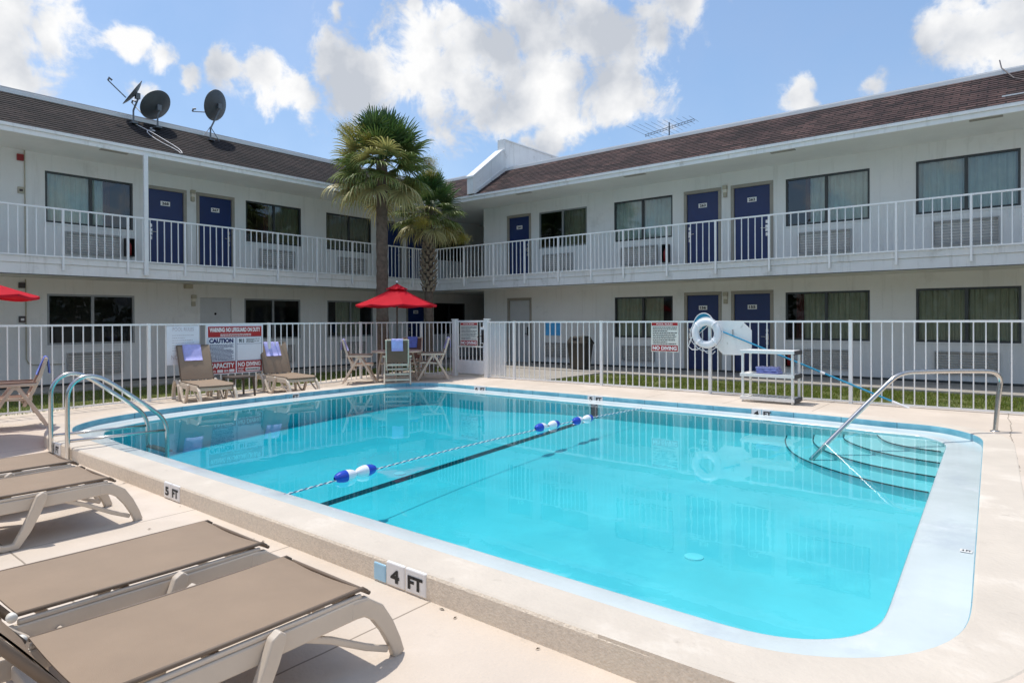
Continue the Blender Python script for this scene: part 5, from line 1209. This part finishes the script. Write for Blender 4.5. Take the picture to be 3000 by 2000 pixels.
# trees beyond the open sides of the court (mirrored in the windows)
rg = random.Random(55); mb = MB(); cols = []
for i in range(34):
    f = i/33; bx_, by_ = (17+3*math.sin(i*2.2), -16+30*f*1.1) if i % 2 else (-22+40*f, -17+2.5*math.sin(i*1.7)); h = rg.uniform(4.5,8.5); r_ = rg.uniform(2.0,3.4)
    for _ in range(420):
        v = Vector((rg.gauss(0,1), rg.gauss(0,1), rg.gauss(0,1))).normalized()*rg.uniform(.55,1.0); p = Vector((bx_+v.x*r_*1.2, by_+v.y*r_*1.2, h*.55+v.z*h*.45)); u = Vector((rg.uniform(-1,1), rg.uniform(-1,1), rg.uniform(-1,1))).normalized()*rg.uniform(.12,.32); w = u.cross(v).normalized()*rg.uniform(.10,.25)
        mb.add([p-u, p+w, p+u, p-w], [(0,1,2,3)]); k = rg.uniform(.5,1.3); cols += [(.045*k,.075*k,.020*k)]*4
tag(mb.build('tree_line', M['grass'], cols=cols), 'dark band of trees outside the picture, mirrored in the window glass', 'trees', kind='stuff')

# ------------------------------------------------------------------ scattered leaves on the deck
rg = random.Random(91); mb = MB(); cols = []
for _ in range(35):
    x = rg.uniform(-9,1.5); y = rg.choice([rg.uniform(1.6,2.42), rg.uniform(2.36,2.44), rg.uniform(10.5,11.6), rg.uniform(3,10)])
    if 2.6 < y < 10.3 and x < -.1: x = rg.uniform(0,1.5)
    z = deckz(x, y)+.004+(.003 if y > 2.6 else 0); a = rg.uniform(0, 2*PI); l = rg.uniform(.008,.022); w = l*.35
    c, s = math.cos(a), math.sin(a); mb.add([(x-c*l,y-s*l,z),(x+s*w,y-c*w,z+.004),(x+c*l,y+s*l,z+.002),(x-s*w,y+c*w,z+.006)], [(0,1,2,3)]); k = rg.uniform(.5,1.2); cols += [(.12*k,.085*k,.05*k)]*4
tag(mb.build('leaf_litter', M['grass'], cols=cols), 'tiny dry leaf bits scattered on the concrete deck', 'leaf litter', kind='stuff')

# ------------------------------------------------------------------ world
SUN = Vector((-.29,-.05,1)).normalized()
wd = bpy.data.worlds.new('World'); sc.world = wd; wd.use_nodes = True; nt = wd.node_tree; N = nt.nodes; L = nt.links; N.clear()
out = N.new('ShaderNodeOutputWorld'); bg = N.new('ShaderNodeBackground'); L.new(bg.outputs[0], out.inputs[0]); bg.inputs[1].default_value = .15
sky = N.new('ShaderNodeTexSky'); sky.sky_type = 'NISHITA'; sky.sun_disc = False; sky.sun_elevation = math.asin(SUN.z); sky.sun_rotation = math.atan2(SUN.x, SUN.y); sky.air_density = 1.0; sky.dust_density = 1.5; sky.ozone_density = 1.0
tc = N.new('ShaderNodeTexCoord'); nv = N.new('ShaderNodeVectorMath'); nv.operation = 'NORMALIZE'; L.new(tc.outputs['Generated'], nv.inputs[0])
BL = [(-0.731,0.585,0.351,0.073),(-0.683,0.632,0.366,0.079),(-0.632,0.696,0.34,0.081),(-0.597,0.744,0.3,0.057),(-0.531,0.774,0.345,0.093),(-0.465,0.797,0.385,0.089),(-0.538,0.731,0.42,0.065),(-0.407,0.818,0.407,0.063),(-0.477,0.819,0.32,0.049),(-0.758,0.538,0.368,0.035),(-0.372,0.826,0.423,0.05),(-0.92,0.204,0.335,0.054),(-0.902,0.246,0.354,0.039),(-0.927,0.222,0.302,0.032),(-0.916,0.18,0.359,0.065),(-0.877,0.326,0.354,0.022),(-0.871,0.36,0.335,0.021),(-0.862,0.389,0.325,0.015),(-0.836,0.428,0.342,0.025),(-0.825,0.459,0.331,0.029),(-0.81,0.496,0.314,0.03),(-0.797,0.525,0.3,0.024),(-0.047,0.943,0.33,0.048),(-0.006,0.939,0.343,0.052),(-0.08,0.934,0.347,0.028),(0.005,0.951,0.309,0.035),(-0.249,0.919,0.305,0.021),(-0.237,0.928,0.287,0.017),(-0.151,0.942,0.3,0.02),(-0.562,0.783,0.267,0.039),(-0.593,0.76,0.264,0.026),(-0.667,0.606,0.434,0.013),(-0.73,0.533,0.427,0.014),(-0.68,0.664,0.311,0.034),(-0.891,0.346,0.294,0.021),(-0.75,0.533,0.391,0.014)]
# broader cloud cover in the rest of the sky
rgc = random.Random(4)
for _ in range(9):
    a = rgc.uniform(-2.6, .6); e = rgc.uniform(.25, 1.1); BL.append((math.cos(a)*math.cos(e), math.sin(a)*math.cos(e), math.sin(e), rgc.uniform(.12,.28)))
wn = N.new('ShaderNodeTexNoise'); wn.inputs['Scale'].default_value = 10; wn.inputs['Detail'].default_value = 5; L.new(nv.outputs[0], wn.inputs['Vector'])
wv = N.new('ShaderNodeVectorMath'); wv.operation = 'MULTIPLY_ADD'; wv.inputs[1].default_value = (.085,.085,.085); L.new(wn.outputs['Color'], wv.inputs[0]); L.new(nv.outputs[0], wv.inputs[2])
wo = N.new('ShaderNodeVectorMath'); wo.operation = 'SUBTRACT'; wo.inputs[1].default_value = (.0425,.0425,.0425); L.new(wv.outputs[0], wo.inputs[0])
acc = None
for x, y, z, r in BL:
    d = N.new('ShaderNodeVectorMath'); d.operation = 'DISTANCE'; d.inputs[1].default_value = (x,y,z); L.new(wo.outputs[0], d.inputs[0])
    v = math_node(N, L, 'MULTIPLY_ADD', d.outputs['Value'], -1/(r*1.18), 1.08)
    if acc is None: acc = v
    else:
        n = N.new('ShaderNodeMath'); n.operation = 'SMOOTH_MAX'; L.new(acc, n.inputs[0]); L.new(v, n.inputs[1]); n.inputs[2].default_value = .25; acc = n.outputs[0]
acc = math_node(N, L, 'MAXIMUM', acc, -.75)
nz = N.new('ShaderNodeTexNoise'); nz.inputs['Scale'].default_value = 15; nz.inputs['Detail'].default_value = 12; nz.inputs['Roughness'].default_value = .62; nz.inputs['Distortion'].default_value = .25; L.new(nv.outputs[0], nz.inputs['Vector'])
dens = math_node(N, L, 'ADD', acc, math_node(N, L, 'MULTIPLY_ADD', nz.outputs[0], 3.0, -1.48))
cov = N.new('ShaderNodeMapRange'); cov.interpolation_type = 'SMOOTHERSTEP'; cov.inputs['From Min'].default_value = .0; cov.inputs['From Max'].default_value = .70; L.new(dens, cov.inputs['Value'])
# thin high haze
nh = N.new('ShaderNodeTexNoise'); nh.inputs['Scale'].default_value = 3.2; nh.inputs['Detail'].default_value = 7; nh.inputs['Roughness'].default_value = .6; L.new(nv.outputs[0], nh.inputs['Vector'])
hz = N.new('ShaderNodeMapRange'); hz.inputs['From Min'].default_value = .38; hz.inputs['From Max'].default_value = .78; hz.inputs['To Min'].default_value = .16; hz.inputs['To Max'].default_value = .62; L.new(nh.outputs[0], hz.inputs['Value'])
# cloud brightness: bright edges, grey thick bellies
nb = N.new('ShaderNodeTexNoise'); nb.inputs['Scale'].default_value = 10; nb.inputs['Detail'].default_value = 6; nb.inputs['Roughness'].default_value = .5
off = N.new('ShaderNodeVectorMath'); off.operation = 'ADD'; off.inputs[1].default_value = (.03,.0,.045); L.new(nv.outputs[0], off.inputs[0]); L.new(off.outputs[0], nb.inputs['Vector'])
br = N.new('ShaderNodeMapRange'); br.inputs['From Min'].default_value = .38; br.inputs['From Max'].default_value = .62; br.inputs['To Min'].default_value = 1.0; br.inputs['To Max'].default_value = .0; L.new(nb.outputs[0], br.inputs['Value'])
cc = N.new('ShaderNodeMix'); cc.data_type = 'RGBA'; L.new(br.outputs[0], cc.inputs['Factor']); cc.inputs['A'].default_value = (3.1,3.3,3.65,1); cc.inputs['B'].default_value = (5.4,5.4,5.4,1)
hc = N.new('ShaderNodeMix'); hc.data_type = 'RGBA'; L.new(hz.outputs[0], hc.inputs['Factor']); L.new(sky.outputs[0], hc.inputs['A']); hc.inputs['B'].default_value = (1.35,2.6,4.6,1)
fm = N.new('ShaderNodeMix'); fm.data_type = 'RGBA'; L.new(cov.outputs[0], fm.inputs['Factor']); L.new(hc.outputs['Result'], fm.inputs['A']); L.new(cc.outputs['Result'], fm.inputs['B'])
L.new(fm.outputs['Result'], bg.inputs[0])

# ------------------------------------------------------------------ sun
ld = bpy.data.lights.new('sun', 'SUN'); ld.energy = 2.8; ld.angle = R(.55); ld.color = (1, .955, .88)
lo = bpy.data.objects.new('sun', ld); COL.objects.link(lo); lo.rotation_euler = SUN.to_track_quat('Z', 'Y').to_euler()

# ------------------------------------------------------------------ camera
cd = bpy.data.cameras.new('camera'); cam = bpy.data.objects.new('camera', cd); COL.objects.link(cam); sc.camera = cam
cd.sensor_width = 36; cd.lens = 36*1876.79/3000; cd.shift_x = 0; cd.shift_y = -53.39/3000; cd.clip_start = .05; cd.clip_end = 3000
rt = Vector((.777371,.629025,-.00471)); up = Vector((.000214,.007222,.999974)); fwd = Vector((-.629042,.777352,-.00548))
mm = Matrix((rt, up, -fwd)).transposed().to_4x4(); mm.translation = (0,0,1.40); cam.matrix_world = mm

sc.view_settings.view_transform = 'Standard'; sc.view_settings.look = 'None'; sc.view_settings.gamma = 1; sc.view_settings.exposure = 0.30
sc.view_settings.use_curve_mapping = False
try:
    sc.cycles.max_bounces = 10; sc.cycles.diffuse_bounces = 5; sc.cycles.transparent_max_bounces = 16; sc.cycles.volume_bounces = 0; sc.cycles.sample_clamp_indirect = 6
except Exception: pass
